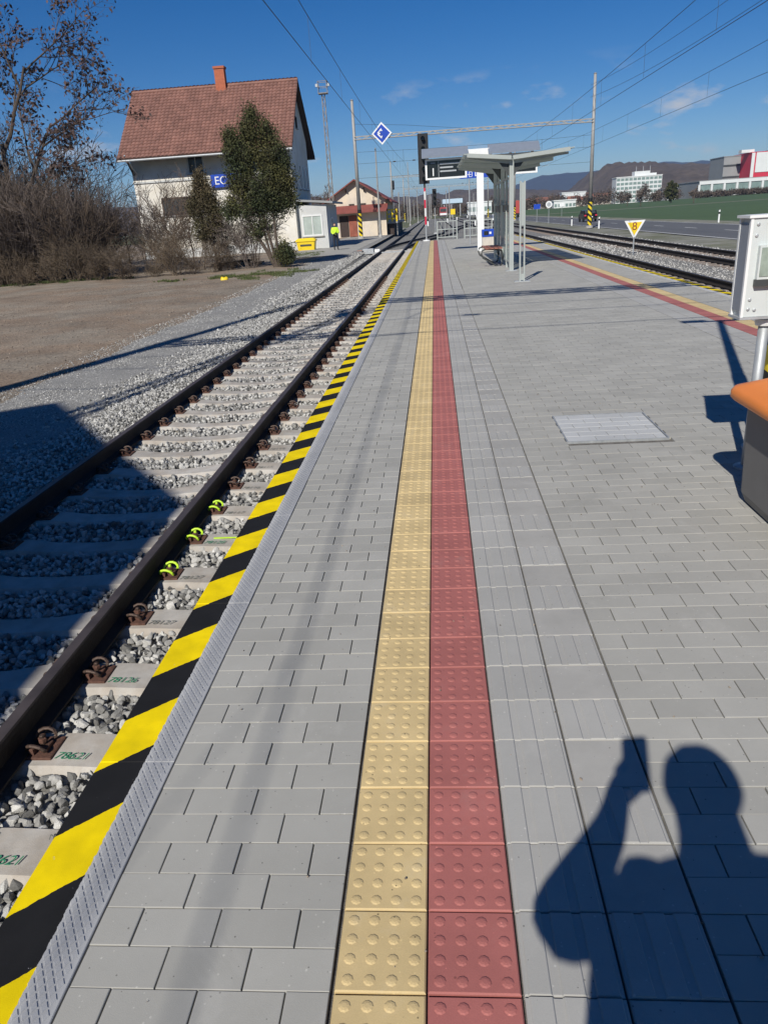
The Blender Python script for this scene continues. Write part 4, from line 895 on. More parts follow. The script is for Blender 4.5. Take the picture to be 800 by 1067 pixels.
# station building left of the photographer: only its shadow reaches the picture
sb2, L3 = gable_house('waiting_hall', 'tall plastered waiting hall left behind the photographer, outside the view', 'house', -14.0, -5.45, -22, -3.9, -.75, 7.15, 10.5, 'y', 'plaster', over=.42, side=.55, tiles='shedroof')

# ------------------------------------------------------------------ vegetation
def grow(g, p, d, Ln, r, depth, out, kids, spread, bend=.25, up=.15, tips=None):
    n = 4; pts = [p]; dd = d.copy()
    for k in range(n):
        dd = dd + g.normal(size=3)*bend*.35; dd[2] += up*.25; dd /= np.linalg.norm(dd); pts.append(pts[-1]+dd*Ln/n)
    out.append((np.array(pts), r, r*(.5 if depth else .35)))
    if depth == 0:
        if tips is not None: tips += pts[1:]
        return
    for k in range(kids):
        u = .3+.7*(k+g.random())/kids; i = min(int(u*n), n-1); q = pts[i]+(pts[i+1]-pts[i])*(u*n-i)
        v = g.normal(size=3); v -= v@dd*dd; v /= np.linalg.norm(v)+1e-9; nd = dd*math.cos(spread)+v*math.sin(spread); nd[2] += up*.4; nd /= np.linalg.norm(nd)
        grow(g, q, nd, Ln*g.uniform(.48, .72), r*.52, depth-1, out, kids, spread*g.uniform(.85, 1.15), bend, up, tips)
def branch_mesh(name, lines, m, sides=3, rmin=.004):
    V, F = [], []
    for pts, r0, r1 in lines:
        n = len(pts); k0 = len(V)
        for i, p in enumerate(pts):
            d = pts[min(i+1, n-1)]-pts[max(i-1, 0)]; d = d/(np.linalg.norm(d)+1e-9); ref = np.array([0,0,1.0]) if abs(d[2]) < .9 else np.array([1.0,0,0])
            a = np.cross(d, ref); a /= np.linalg.norm(a); b_ = np.cross(d, a); rr = max(rmin, r0+(r1-r0)*i/(n-1))
            for j in range(sides): t = 6.2832*j/sides; V.append(p+rr*(a*math.cos(t)+b_*math.sin(t)))
        for i in range(n-1):
            for j in range(sides): F.append((k0+i*sides+j, k0+i*sides+(j+1)%sides, k0+(i+1)*sides+(j+1)%sides, k0+(i+1)*sides+j))
    return np_mesh(name, np.array(V), np.array(F), m, None)
def leaf_cloud(name, pts, size, m, g, n_per=1, jit=.12, aspect=.55):
    P = np.repeat(np.array(pts), n_per, 0) + g.normal(size=(len(pts)*n_per, 3))*jit; N = len(P)
    a = g.normal(size=(N, 3)); a /= np.linalg.norm(a, axis=1)[:, None]; b_ = np.cross(a, g.normal(size=(N, 3))); b_ /= np.linalg.norm(b_, axis=1)[:, None]
    s = (size*g.uniform(.5, 1.3, N))[:, None]
    V = np.stack([P-a*s, P+b_*s*aspect, P+a*s, P-b_*s*aspect], 1).reshape(-1, 3); F = np.arange(4*N).reshape(N, 4)
    return np_mesh(name, V, F, m, g.random(N))
def shrub_variant(seed, n, L0, L1, lean, m, depth=3, kids=4, rmin=.006, base_r=.35, r0=.018):
    g = np.random.default_rng(seed); out = []
    for k in range(n):
        a = g.uniform(0, 6.28); rad = base_r*math.sqrt(g.random()); th = g.uniform(.05, lean)
        grow(g, np.array([rad*math.cos(a), rad*math.sin(a), 0.0]), np.array([math.cos(a)*math.sin(th), math.sin(a)*math.sin(th), math.cos(th)]), g.uniform(L0, L1), r0*g.uniform(.7, 1.3), depth, out, kids, .6, .28, .1)
    cut = max(1, int(len(out)*.25)); return branch_mesh('branches', out, m, 3, rmin)
SV = [shrub_variant(21, 12, 1.6, 2.6, .6, M['twig'], rmin=.007), shrub_variant(22, 14, 1.5, 2.4, .8, M['twig_grey'], rmin=.007), shrub_variant(23, 15, 1.1, 1.9, 1.0, M['twig_pale'], rmin=.007), shrub_variant(24, 16, .7, 1.2, 1.2, M['twig_pale'], depth=2, kids=5, rmin=.007), shrub_variant(25, 11, 1.9, 2.9, .45, M['twig_grey'], rmin=.007)]
SV.append(shrub_variant(26, 5, 2.0, 3.2, .7, M['twig'], depth=3, kids=5, rmin=.009, r0=.035)); SV.append(shrub_variant(27, 6, 1.8, 3.0, .9, M['twig_grey'], depth=3, kids=5, rmin=.009, r0=.03))
def gz(x, y): return float(yard_z(np.array([x]), np.array([y]))[0])
def shrub(v, x, y, sc, label, group, name='bare_shrub'):
    t = empty(name, (x, y, gz(x, y)-.03), rnd.uniform(0, 6.28)); tag(t, label, 'shrub', group); o = link('branches', SV[v], t); o.scale = (sc*rnd.uniform(.85,1.15), sc*rnd.uniform(.85,1.15), sc)
    return t
for k in range(46):   # tall leafless thicket left of the house
    x = -27.5+9.6*k/45+rnd.uniform(-.5,.5); y = 37.5+rnd.uniform(0, 5.5); hgt = 1.25-.3*max(0, (x+21)/4)
    shrub(rnd.choice([0,1,4,0]), x, y, hgt*rnd.uniform(.85,1.15), 'tall leafless brown shrub in the thicket left of the house', 'leafless thicket')
for k in range(12): shrub(rnd.choice([0,1,4]), -33+rnd.uniform(0, 11.5), 45+rnd.uniform(0, 8), rnd.uniform(1.5,2.1), 'tall leafless brown shrub in the thicket left of the house', 'leafless thicket')
for k in range(26):   # low straw coloured brush along the yard edge
    x = -24+14.5*k/25+rnd.uniform(-.4,.4); y = 36.6+rnd.uniform(-.6, 1.6)+max(0, (x+14)*.25); shrub(rnd.choice([2,3,3]), x, y, rnd.uniform(.6,1.0)*(1 if x < -17.5 else .62), 'low straw coloured brush along the edge of the bare yard', 'low dry brush')
for (px, Y, v, sc, lab) in ((205, 40, 0, .80, 'bare arching shrub in front of the cream house wall'), (172, 41, 2, .80, 'pale dry shrub at the foot of the cream house wall'), (228, 40.5, 0, .80, 'bare brown shrub between the olive conifer and the tall conifer'), (255, 38.6, 1, .8, 'bare grey shrub against the trunk of the tall conifer'), (150, 42, 1, .85, 'bare grey shrub hiding the left corner of the house'), (240, 39.5, 2, .7, 'pale dry shrub under the station name board'), (196, 44, 5, 1.0, 'open arching shrub with thick stems before the dark house window'), (166, 46, 6, 1.05, 'thin spreading shrub near the left end of the house wall'), (262, 40.5, 6, .95, 'spreading bare shrub under the tall conifer crown')):
    p_ = at_y(px, 240, Y); t = shrub(v, p_.x, Y, sc, lab, None)
# the big tree at the left edge
def tree(name, base, hgt, seed, label, leaves, lm, bark='bark', depth=5, kids=3, r=.16, spread=.62, lean=(0,0), Lf=.42, n_per=1, size=.09, jit=.12, rmin=.006, up=.12, cat='tree', group=None):
    g = np.random.default_rng(seed); out = []; tips = []
    grow(g, np.zeros(3), np.array([lean[0], lean[1], 1.0])/np.linalg.norm([lean[0], lean[1], 1.0]), hgt*Lf, r, depth, out, kids, spread, .22, up, tips)
    t = empty(name, base); tag(t, label, cat, group)
    link('trunk', branch_mesh('trunk', [l for l in out if l[1] > .03], M[bark], 6, .01), t); link('crown', branch_mesh('crown', [l for l in out if l[1] <= .03], M['twig_grey' if not leaves else bark], 3, rmin), t)
    if leaves: link('leaves', leaf_cloud('leaves', [p for p in tips if g.random() < leaves], size, lm, g, n_per, jit), t)
    return t
p_ = at_y(22, 232, 41.5); tree('leafy_tree', (p_.x, 41.5, -.65), 21.0, 5, 'tall dark tree with withered leaves at the left edge', .55, M['leaf_dry'], depth=5, kids=4, r=.20, lean=(.05,0), Lf=.33, n_per=2, size=.11, jit=.14, spread=.6)
p_ = at_y(-48, 232, 40.5); tree('leafy_tree', (p_.x, 40.5, -.65), 21.0, 9, 'second dark tree with withered leaves cut by the left frame edge', .55, M['leaf_dry'], depth=5, kids=4, r=.19, lean=(-.06,0), Lf=.33, n_per=2, size=.11, spread=.6)
for k, (px, Y, hgt) in enumerate(((30, 50, 7.5), (100, 53, 7.0), (128, 55, 6.0), (70, 56, 8.0), (-10, 52, 8))):
    p_ = at_y(px, 230, Y); tree('bare_tree', (p_.x, Y, -.6), hgt, 40+k, 'slender leafless tree behind the thicket left of the house', 0, None, depth=5, kids=3, r=.07, Lf=.38, rmin=.009, group='bare trees behind the thicket')
for k, (px, Y, hgt) in enumerate(((336, 112, 8.5), (346, 118, 9.0), (328, 108, 7.5))):
    p_ = at_y(px, 225, Y); tree('bare_tree', (p_.x, Y, -.6), hgt, 60+k, ('leafless tree between the station house and the shed', 'leafless tree directly left of the shed roof', 'leafless tree close behind the house porch')[k], 0, None, depth=5, kids=4, r=.10, Lf=.36, rmin=.02)
# conifers
def conifer(name, base, label, blobs, seed, leafm, n, trunks, size=.085):
    g = np.random.default_rng(seed); t = empty(name, base); tag(t, label, 'tree')
    out = []
    for (x0, x1, z1, r) in trunks:
        pts = np.array([[x0, 0, 0], [x0+(x1-x0)*.3+g.normal()*.05, g.normal()*.08, z1*.3], [x0+(x1-x0)*.7, g.normal()*.1, z1*.65], [x1, 0, z1]]); out.append((pts, r, r*.5))
    link('trunk', branch_mesh('trunk', out, M['bark'], 7, .01), t)
    P = []; br = []
    for (cx_, cy_, cz_, rx, ry, rz, w) in blobs:
        k = int(n*w); nc = max(6, int(k/34)); d = g.normal(size=(nc, 3)); d /= np.linalg.norm(d, axis=1)[:, None]; c = np.array([cx_, cy_, cz_]) + d*np.array([rx, ry, rz])*(g.uniform(.45, 1.08, nc)[:, None])
        for q in c:
            m_ = 34; P.append(q + g.normal(size=(m_, 3))*np.array([.13, .13, .17])*g.uniform(.6, 1.3)); br.append((np.array([[cx_*.6, cy_*.6, cz_-rz*.4], (q+np.array([cx_, cy_, cz_-rz*.3]))/2, q]), .02, .006))
    link('crown', leaf_cloud('crown', np.concatenate(P), size, leafm, g, 1, .02, .38), t); tag(link('twigs', branch_mesh('twigs', br, M['bark'], 3, .006), t), kind='stuff'); return t
p_ = at_z(287, 281, -.62); cyy = p_.y
S = cyy/821.0   # metres per pixel across at that distance
blobs = []
for (px, py, rx, rz, w) in ((263, 137, 14, 15, .08), (252, 160, 18, 18, .15), (283, 165, 18, 20, .15), (250, 190, 15, 20, .12), (278, 195, 24, 22, .2), (295, 185, 12, 16, .08), (262, 215, 16, 14, .08), (287, 213, 15, 12, .08), (297, 265, 9, 12, .08), (262, 120, 6, 8, .03), (240, 145, 7, 10, .04), (279, 138, 8, 11, .04), (302, 208, 8, 11, .04), (241, 217, 10, 12, .05), (270, 238, 11, 9, .03)):
    q = at_y(px, py, cyy); blobs.append((q.x-p_.x, 0, q.z+.62, rx*S, rx*S*.8, rz*S*.93, w))
conifer('dark_conifer', (p_.x, cyy, -.62), 'tall dark green conifer with several trunks before the house corner', blobs, 71, M['leaf_green'], 44000, ((.1, -1.3, 3.0, .11), (.15, -.55, 4.2, .09), (.25, .2, 3.8, .08), (0, -1.0, 5.2, .07)), size=.06)
p_ = at_z(222, 285, -.64); cyy = 38.5; S = cyy/821.0; blobs = []
for (px, py, rx, rz, w) in ((208, 192, 8, 14, .2), (215, 207, 11, 16, .3), (204, 217, 8, 14, .15), (224, 226, 9, 16, .2), (213, 240, 11, 12, .15)):
    q = at_y(px, py, cyy); blobs.append((q.x-at_y(222, 230, cyy).x, 0, q.z+.64, rx*S, rx*S*.8, rz*S*.93, w))
conifer('olive_conifer', (at_y(222, 230, cyy).x, cyy, -.64), 'smaller olive conifer left of the tall dark conifer', blobs, 72, M['leaf_olive'], 17000, ((0, -.2, 2.6, .06), (.1, .2, 2.2, .05)), size=.055)
# sawn branch, log pile and grass
g = np.random.default_rng(5)
lgp = empty('cut_branches', (at_z(248, 279, -.64).x, at_z(248, 279, -.64).y, -.62)); tag(lgp, 'pile of cut branches lying beside the conifer', 'branch pile')
for k in range(9): a = g.uniform(-.5, .5); Lk = g.uniform(.6, 1.3); c = np.array([g.uniform(-.9,.9), g.uniform(-.3,.3), .08+.06*(k%4)]); MB().tube([tuple(c-np.array([math.cos(a),math.sin(a),.05])*Lk), tuple(c+np.array([math.cos(a),math.sin(a),.08])*Lk)], g.uniform(.04,.08), 7).build('cut_branch', M['bark'] if k % 2 else mat('sawn_wood', (.42,.30,.18), .9, .2, 8), lgp)
yf = empty('yellow_bag', (at_z(234, 294, -.66).x, at_z(234, 294, -.66).y, -.68)); tag(yf, 'small yellow bag lying on the grass beside the brush', 'bag'); V, F = ico(2); V = V*np.array([.17,.13,.13])*(1+.25*np.sin(V[:, [0]]*7+V[:, [2]]*5)); link('bag_body', np_mesh('bag_body', V+np.array([0,0,.11]), F, M['yellow'], None, True), yf)
def grass_patch(label, cx_, cy_, rx, ry, n, h, seed):
    g = np.random.default_rng(seed); a = g.uniform(0, 6.28, n); r = np.sqrt(g.random(n)); X = cx_+rx*r*np.cos(a); Y = cy_+ry*r*np.sin(a); kp = wav(X, Y, 2.3, seed+50, 1)+wav(X, Y, 7, seed+51, .7) > .9*r-.35; X, Y, a, r = X[kp], Y[kp], a[kp], r[kp]; n = len(X); Z = yard_z(X, Y)
    w = .012+.01*g.random(n); hh = h*g.uniform(.4, 1.2, n); t = g.uniform(0, 6.28, n); lx = g.normal(size=n)*.4*hh; ly = g.normal(size=n)*.4*hh
    V = np.stack([np.stack([X-w*np.cos(t), Y-w*np.sin(t), Z-.01], -1), np.stack([X+w*np.cos(t), Y+w*np.sin(t), Z-.01], -1), np.stack([X+lx, Y+ly, Z+hh], -1)], 1).reshape(-1, 3)
    o = link('grass', np_mesh('grass', V, np.arange(3*n).reshape(n, 3), M['grass'], g.random(n))); tag(o, label, 'grass', kind='stuff')
q = at_z(60, 297, -.66); grass_patch('short green grass under the thicket', q.x, q.y-.2, 4.6, .9, 9000, .11, 1)
q = at_z(215, 293, -.66); grass_patch('short green grass beside the yellow bag', q.x, q.y, 2.4, .9, 5000, .10, 2)
q = at_z(290, 287, -.62); grass_patch('grass round the foot of the conifer', q.x, q.y, 1.9, 2.6, 7000, .10, 3)
q = at_z(305, 270, -.56); grass_patch('grass strip before the house', q.x, q.y+2, 1.6, 5, 7000, .09, 4)

# ------------------------------------------------------------------ far landscape
def ridge(name, crest, Y, depth, m, lump, seed, base=-3, step=None):
    # a hill whose crest follows the given skyline, with its own depth and rounded back
    pts = sorted((at_y(x, y, Y).x, at_y(x, y, Y).z) for x, y in crest); xs = np.array([p[0] for p in pts]); zs = np.array([p[1] for p in pts])
    gx = np.arange(xs[0], xs[-1], step or depth/40); gy = np.linspace(Y-depth*.55, Y+depth*.6, 46)
    def zf(X, Yv):
        h = np.interp(X, xs, zs); u = (Yv-Y)/depth; f = np.where(u < 0, np.clip(1-(u/.55)**2, 0, 1)**.8, np.clip(1-(u/.6)**2, 0, 1))
        n = wav(X, Yv, 5.0/depth*2, seed, 1)*.10+wav(X, Yv, 17.0/depth*2, seed+1, 1)*.05
        return base+(h-base)*f*(1+n*(np.abs(u) > .04))+lump*np.random.default_rng(seed).random(X.shape)*(f > .05)
    return tag(sheet(name, gx, gy, zf, m), kind='structure')
ridge('far_mountain', [(-600,235),(250,215),(440,212),(500,206),(534,195.5),(554,188),(579,184),(616,179.5),(690,171.5),(745,168.5),(800,166),(900,163),(1300,170)], 4500, 1600, M['mountain'], 5, 31, -5, 60)
ridge('far_hill', [(-900,250),(-200,238),(200,214),(340,208),(430,206.5),(456,203),(463,205),(469,201),(486,199),(534,200),(580,201),(605,206),(640,212)], 1900, 700, M['forest'], 5, 33, -3, 9)
ridge('wooded_hill', [(570,212),(590,206),(605,199),(621,181.5),(646,175.5),(690,173),(717,175.5),(734,177),(756,170),(776,164.5),(800,160),(900,148),(1150,150)], 1500, 800, M['forest'], 6, 35, -3, 8)
def facade_box(name, label, px0, px1, ytop, Y, depth, zb_, wallm, cat='building'):
    a = at_y(px0, 205, Y); c = at_y(px1, 205, Y); zt = at_y((px0+px1)/2, ytop, Y).z; t = empty(name, ((a.x+c.x)/2, Y, zb_)); tag(t, label, cat); w = (c.x-a.x)/2
    MB().box(-w, w, 0, depth, -2, zt-zb_).build('wall', M[wallm], t); MB().box(-w-.3, w+.3, -.3, depth+.3, zt-zb_, zt-zb_+.5).build('parapet', M[wallm], t); return t, w, zt-zb_
t, w, h = facade_box('office_block', 'white multi storey office block before the wooded hill', 641, 688, 184, 600, 14, -.8, 'office')
nr, nc = 6, 11
for r in range(nr):
    z0 = h*(r+.22)/nr; z1 = h*(r+.80)/nr
    for c in range(nc):
        x0 = -w+2*w*(c+.10)/nc; x1 = -w+2*w*(c+.90)/nc; MB().box(x0, x1, -.12, -.005, z0, z1).build('window_pane', M['office_band'], t)
MB().box(-3, 8, 2, 10, h+.5, h+3.6).build('roof_house', M['office'], t); MB().box(8.2, 13, 3, 9, h+.5, h+2.0).build('roof_house', M['office'], t)
for x in (-1, 4, 9): MB().bar((x,6,h+2),(x,6,h+7), .25).build('antenna', M['steel'], t)
t, w, h = facade_box('workshop_hall', 'low pale hall with green windows right of the office block', 694, 727, 195.5, 520, 20, -.6, 'office')
for c in range(6): MB().box(-w+2*w*(c+.08)/6, -w+2*w*(c+.92)/6, -.15, -.005, h*.30, h*.78).build('window_pane', M['office_band'], t)
t, w, h = facade_box('factory_hall', 'long white framed factory hall with grey glazing at the right', 727, 845, 185.5, 470, 40, .2, 'indgrey')
for z0, z1 in ((h-1.6, h+.1), (0, 1.0)): MB().box(-w, w, -.5, -.01, z0, z1).build('white_band', M['office'], t)
for c in range(10): x = -w+2*w*c/9; MB().box(x-.55, x+.55, -.45, -.012, 1.0, h-1.6).build('pillar', M['office'], t)
for c in range(9):
    x0 = -w+2*w*c/9+.9; MB().box(x0, x0+2*w/9-1.8, -.2, -.008, 1.3, h-2.0).build('glazing', M['office_band'], t)
t, w, h = facade_box('grey_works', 'tall grey works building before the hill at the right', 750, 778, 163, 620, 30, 0, 'indgrey')
for z in (.45, .75): MB().box(-w, w, -.3, -.01, h*z, h*z+1.2).build('dark_band', M['dark_steel'], t)
t, w, h = facade_box('red_works', 'red and white works tower cut by the right frame edge', 778, 850, 157, 600, 34, 0, 'indred')
MB().box(-w, -w+2.2, -.4, -.01, h*.35, h).build('white_strip', M['office'], t); MB().box(-w+3.2, w, -.35, -.01, h*.52, h).build('white_panel', M['office'], t); MB().box(-w-6, -w+3, 4, 10, h+.5, h+2.5).build('roof_plant', M['office'], t)
# town houses
g = np.random.default_rng(9)
hw = {}
for k in range(46):
    px = g.uniform(452, 655); Y = g.uniform(560, 1250); base = at_y(px, 215, Y); up = max(0, (Y-600)*.006)*g.random(); W_, D_, H_ = g.uniform(8, 15), 9, g.uniform(3.5, 7); zb_ = -1.0+up
    t = empty('town_house', (base.x, Y, zb_)); tag(t, 'small pale house with reddish roof in the distant town', 'house', 'houses of the distant town')
    MB().box(-W_/2, W_/2, 0, D_, -1, H_).build('wall', M['housewall_a'], t); rh = g.uniform(2, 3.6)
    MB().prism([(-.5,H_),(D_+.5,H_),(D_/2,H_+rh)], -W_/2-.4, W_/2+.4, axis='x').build('roof', M['houseroof_a'], t)
    for q in range(int(W_/3)): MB().box(-W_/2+1+3*q, -W_/2+2.2+3*q, -.08, -.005, 1.2, 2.6).build('window', M['pane'], t)
for (px0, px1, yt, Y, m, lab) in ((585, 610, 200.5, 640, 'office', 'long pale hall behind the distant houses'), (487, 512, 211, 420, 'office', 'low white hall left of the shelter posts'), (577, 600, 209, 430, 'office', 'low bluish white hall at the field edge')):
    t, w, h = facade_box('storage_hall', lab, px0, px1, yt, Y, 12, -1, m)
    for c in range(6): MB().box(-w+2*w*(c+.15)/6, -w+2*w*(c+.85)/6, -.12, -.005, h*.3, h*.65).build('window_pane', M['office_band'], t)
# distant leafless trees that read as one mass, and the hedge before the factory
def tree_mass(label, spots, seed, m, size=1.1):
    g = np.random.default_rng(seed); P = []
    for (x, y, z, r, h) in spots: n = int(60*r); d = g.normal(size=(n, 3)); d /= np.linalg.norm(d, axis=1)[:, None]; P.append(np.array([x, y, z+h*.55])+d*np.array([r, r, h*.5])*g.random((n, 1))**.45)
    o = link('distant_trees', leaf_cloud('distant_trees', np.concatenate(P), size, m, g, 1, .3, .16)); tag(o, label, 'trees', kind='stuff')
M['farwood'] = mat('far_bare_wood', (.085,.065,.05), .95, .3, .1, tint=.3)
sp = []
for k in range(230): px = g.uniform(450, 705); Y = g.uniform(400, 1000); q = at_y(px, 214, Y); sp.append((q.x, Y, -1+max(0, (Y-600)*.004), g.uniform(2.5, 5), g.uniform(5, 10)))
for k in range(90): px = g.uniform(180, 470); Y = g.uniform(320, 600); q = at_y(px, 220, Y); sp.append((q.x-6, Y, -1, g.uniform(2.5, 5), g.uniform(5, 9)))
tree_mass('leafless trees scattered through the distant town', sp, 3, M['farwood'])
sp = [(at_y(px, 207, 440).x, 440+g.uniform(-6, 6), .2, g.uniform(1.8, 3.0), g.uniform(1.6, 3.2)) for px in np.arange(722, 850, 1.6)]
tree_mass('dark leafless hedge before the long factory hall', sp, 4, M['farwood'], .9)
for k, (px, Y, hgt, lab) in enumerate(((667, 260, 9, 'leafless tree standing before the office block'), (722, 250, 8, 'leafless tree before the low pale hall'), (653, 300, 9, 'leafless tree left before the office block'))):
    q = at_y(px, 212, Y); tree('bare_tree', (q.x, Y, -.7), hgt, 80+k, lab, 0, None, depth=5, kids=4, r=.16, Lf=.32, rmin=.035, spread=.7)
q = at_y(708, 208, 480); conifer('dark_conifer', (at_y(699, 205, 300).x, 300, -.6), 'dark round evergreen right of the office block', [(0,0,4,2.4,2.4,3.2,1.0)], 77, M['leaf_green'], 5000, ((0,0,3,.2),), size=.35)
# vehicles and road signs
def car(loc, rz, label, m):
    t = empty('parked_car', loc, rz); tag(t, label, 'car'); b = MB()
    prof = [(-2.1,.35),(-2.15,.75),(-2.0,.98),(-1.75,1.02),(-1.35,1.42),(.35,1.46),(1.05,1.02),(1.95,.86),(2.12,.6),(2.1,.35)]
    b.prism(prof, -.85, .85, axis='x'); b.build('body', M[m], t)
    MB().prism([(-1.80,1.03),(-1.38,1.38),(-1.42,1.39),(-1.84,1.04)], -.68, .68, axis='x').build('rear_window', M['pane'], t)
    for s in (-1, 1):
        MB().prism([(-1.45,1.04),(-1.2,1.36),(.3,1.38),(.85,1.04)], s*.852-.004, s*.852+.004, axis='x').build('side_window', M['pane'], t)
        for y in (-1.35, 1.3): MB().tube([(s*.70,y,.33),(s*.88,y,.33)], .33, 14).build('wheel', M['rubber'], t)
        MB().box(s*.70-.12, s*.70+.12, -2.17, -2.13, .72, .88).build('tail_light', M['redp'], t)
    MB().box(-.28, .28, -2.175, -2.155, .55, .67).build('number_plate', M['white'], t); MB().box(-.83, .83, -2.2, -2.1, .32, .52).build('bumper', M['rubber'], t)
car((20.6, 108, -.876), 0, 'black car on the road behind the striped mast foot', 'carblack')
tk = empty('cargo_truck', (20.0, 205, -.876)); tag(tk, 'red lorry far down the road behind the shelter post', 'lorry')
MB().box(-1.25, 1.25, -6, 2, 1.0, 3.9).build('cargo_box', mat('faded_red', (.40,.06,.05), .6), tk); MB().box(-1.2, 1.2, 2.2, 4.4, .6, 3.2, 0, .1).build('cab', M['white'], tk); MB().box(-1.2, 1.2, -5.8, 4.2, .7, .99).build('chassis', M['dark_steel'], tk)
for y in (-5, -3.8, 3.4):
    for s in (-1, 1): MB().tube([(s*.9,y,.5),(s*1.22,y,.5)], .5, 12).build('wheel', M['rubber'], tk)
def road_sign(x, y, h, shape, m, label):
    t = empty('road_sign', (x, y, -.9)); tag(t, label, 'road sign'); MB().tube([(0,0,0),(0,0,h)], .04, 8).build('post', M['galv'], t)
    if shape == 'r': MB().tube([(0,-.05,h),(0,-.02,h)], .45, 18).build('disc', M['white'], t); MB().tube([(0,-.06,h),(0,-.051,h)], .28, 18).build('disc_face', M[m], t)
    else: MB().box(-.5, .5, -.05, -.02, h-.35, h+.35).build('plate', M[m], t)
road_sign(16.0, 112, 2.5, 'r', 'steel', 'round white road sign right of the totem frame'); road_sign(15.9, 124, 2.3, 's', 'blue', 'blue rectangular road sign left of the round one'); road_sign(27.0, 170, 2.3, 's', 'white', 'small white board at the field edge')
# waiting train and canopy far down the line
tr = empty('passenger_train', (3.6, 300, -.53)); tag(tr, 'red and white train standing far down the line', 'train')
MB().box(-1.4, 1.4, 0, 40, .9, 3.8, 0, .25).build('body', mat('train_red', (.32,.05,.05), .5), tr); MB().box(-1.2, 1.2, -.06, -.005, 2.2, 3.2).build('windscreen', M['pane'], tr); MB().box(-1.42, 1.42, .2, 39.8, .3, .9).build('underframe', M['dark_steel'], tr); MB().box(-1.39, 1.39, -.05, -.005, 1.0, 1.7).build('white_front', M['white'], tr)
cpy = empty('distant_canopy', (7.3, 330, -.5)); tag(cpy, 'pale blue platform canopy far beyond the end of the platform', 'canopy'); MB().box(-3.6, 4.6, 0, 30, 5.2, 6.9).build('roof', mat('pale_blue_fascia', (.45,.58,.68), .5), cpy)
for x in (-3, 0, 3.6): MB().box(x-.15, x+.15, .5, .8, 0, 5.2).build('column', M['steel'], cpy)
yb2 = empty('yellow_line_board', (1.65, 70, -.72)); tag(yb2, 'small yellow trackside board beyond the end railing', 'sign'); MB().tube([(0,0,0),(0,0,2.0)], .035, 8).build('post', M['galv'], yb2); MB().box(-.2, .2, -.04, -.005, 2.0, 2.45).build('board', M['yellow'], yb2)
for k in range(16):   # thin far masts beyond the platform end
    x = (-8.4, 15.5, -1.5, 3.9)[k % 4]+rnd.uniform(-.6,.6); y = 180+k*14; t = empty('far_mast', (x, y, -.8)); tag(t, 'thin grey mast far down the line beyond the platform end', 'mast', 'far thin masts'); MB().tube([(0,0,0),(0,0,rnd.uniform(7,10))], .14, 6).build('shaft', M['mast'], t)
for k in range(10):
    x = rnd.uniform(-6.5, 13); y = 100+k*16; t = empty('dwarf_signal', (x, y, -.78)); tag(t, 'low white trackside post far down the line', 'marker post', 'low trackside posts'); MB().box(-.12, .12, -.1, .1, 0, .9).build('post', M['white'], t); MB().box(-.16, .16, -.12, .12, .9, 1.3).build('lamp', M['black' if k % 2 else 'white'], t)

# ------------------------------------------------------------------ people
def skin_body(name, joints, edges, m, parent=None, loc=(0,0,0), levels=1):
    me = bpy.data.meshes.new(name); names = list(joints); idx = {n: i for i, n in enumerate(names)}
    me.from_pydata([joints[n][0] for n in names], [(idx[a], idx[b_]) for a, b_ in edges], []); me.materials.append(m)
    o = link(name, me, parent, loc); md = o.modifiers.new('skin', 'SKIN'); md.use_smooth_shade = True
    for i, n in enumerate(names): v = me.skin_vertices[0].data[i]; v.radius = (joints[n][1], joints[n][2] if len(joints[n]) > 2 else joints[n][1]); v.use_root = (i == 0)
    s = o.modifiers.new('sub', 'SUBSURF'); s.levels = levels; s.render_levels = levels; return o
def hand(j, e, key, wrist, palm_dir, across, curl, r=.0095):
    # palm and five bent fingers of unequal length; across points from little finger to index
    w = Vector(wrist); d = Vector(palm_dir).normalized(); a = Vector(across).normalized(); c = Vector(curl).normalized()
    pk = key+'_palm'; j[pk] = (tuple(w+d*.055), .038, .022); e.append((key+'_wrist', pk))
    for i, (off, ln) in enumerate(((-.030,.058), (-.010,.072), (.011,.078), (.031,.070))):
        prev = pk; kn = w+d*.088+a*off
        for q, (u, cu) in enumerate(((0, 0), (.55, .25), (1.0, .75))):
            nm = '%s_f%d_%d' % (key, i, q); j[nm] = (tuple(kn+d*(ln*u*.85)+c*(ln*cu)), r*(1-.12*q)); e.append((prev, nm)); prev = nm
    prev = pk
    for q, (u, v, cu) in enumerate(((.03, .045, .01), (.055, .060, .025), (.075, .058, .05))):
        nm = '%s_t_%d' % (key, q); j[nm] = (tuple(w+d*u+a*v+c*cu), r*1.1*(1-.1*q)); e.append((prev, nm)); prev = nm
def person(name, loc, rz, label, J, E, clothm, extra=None):
    t = empty(name, loc, rz); tag(t, label, 'person'); skin_body('body', J, E, clothm, t, levels=1); return t
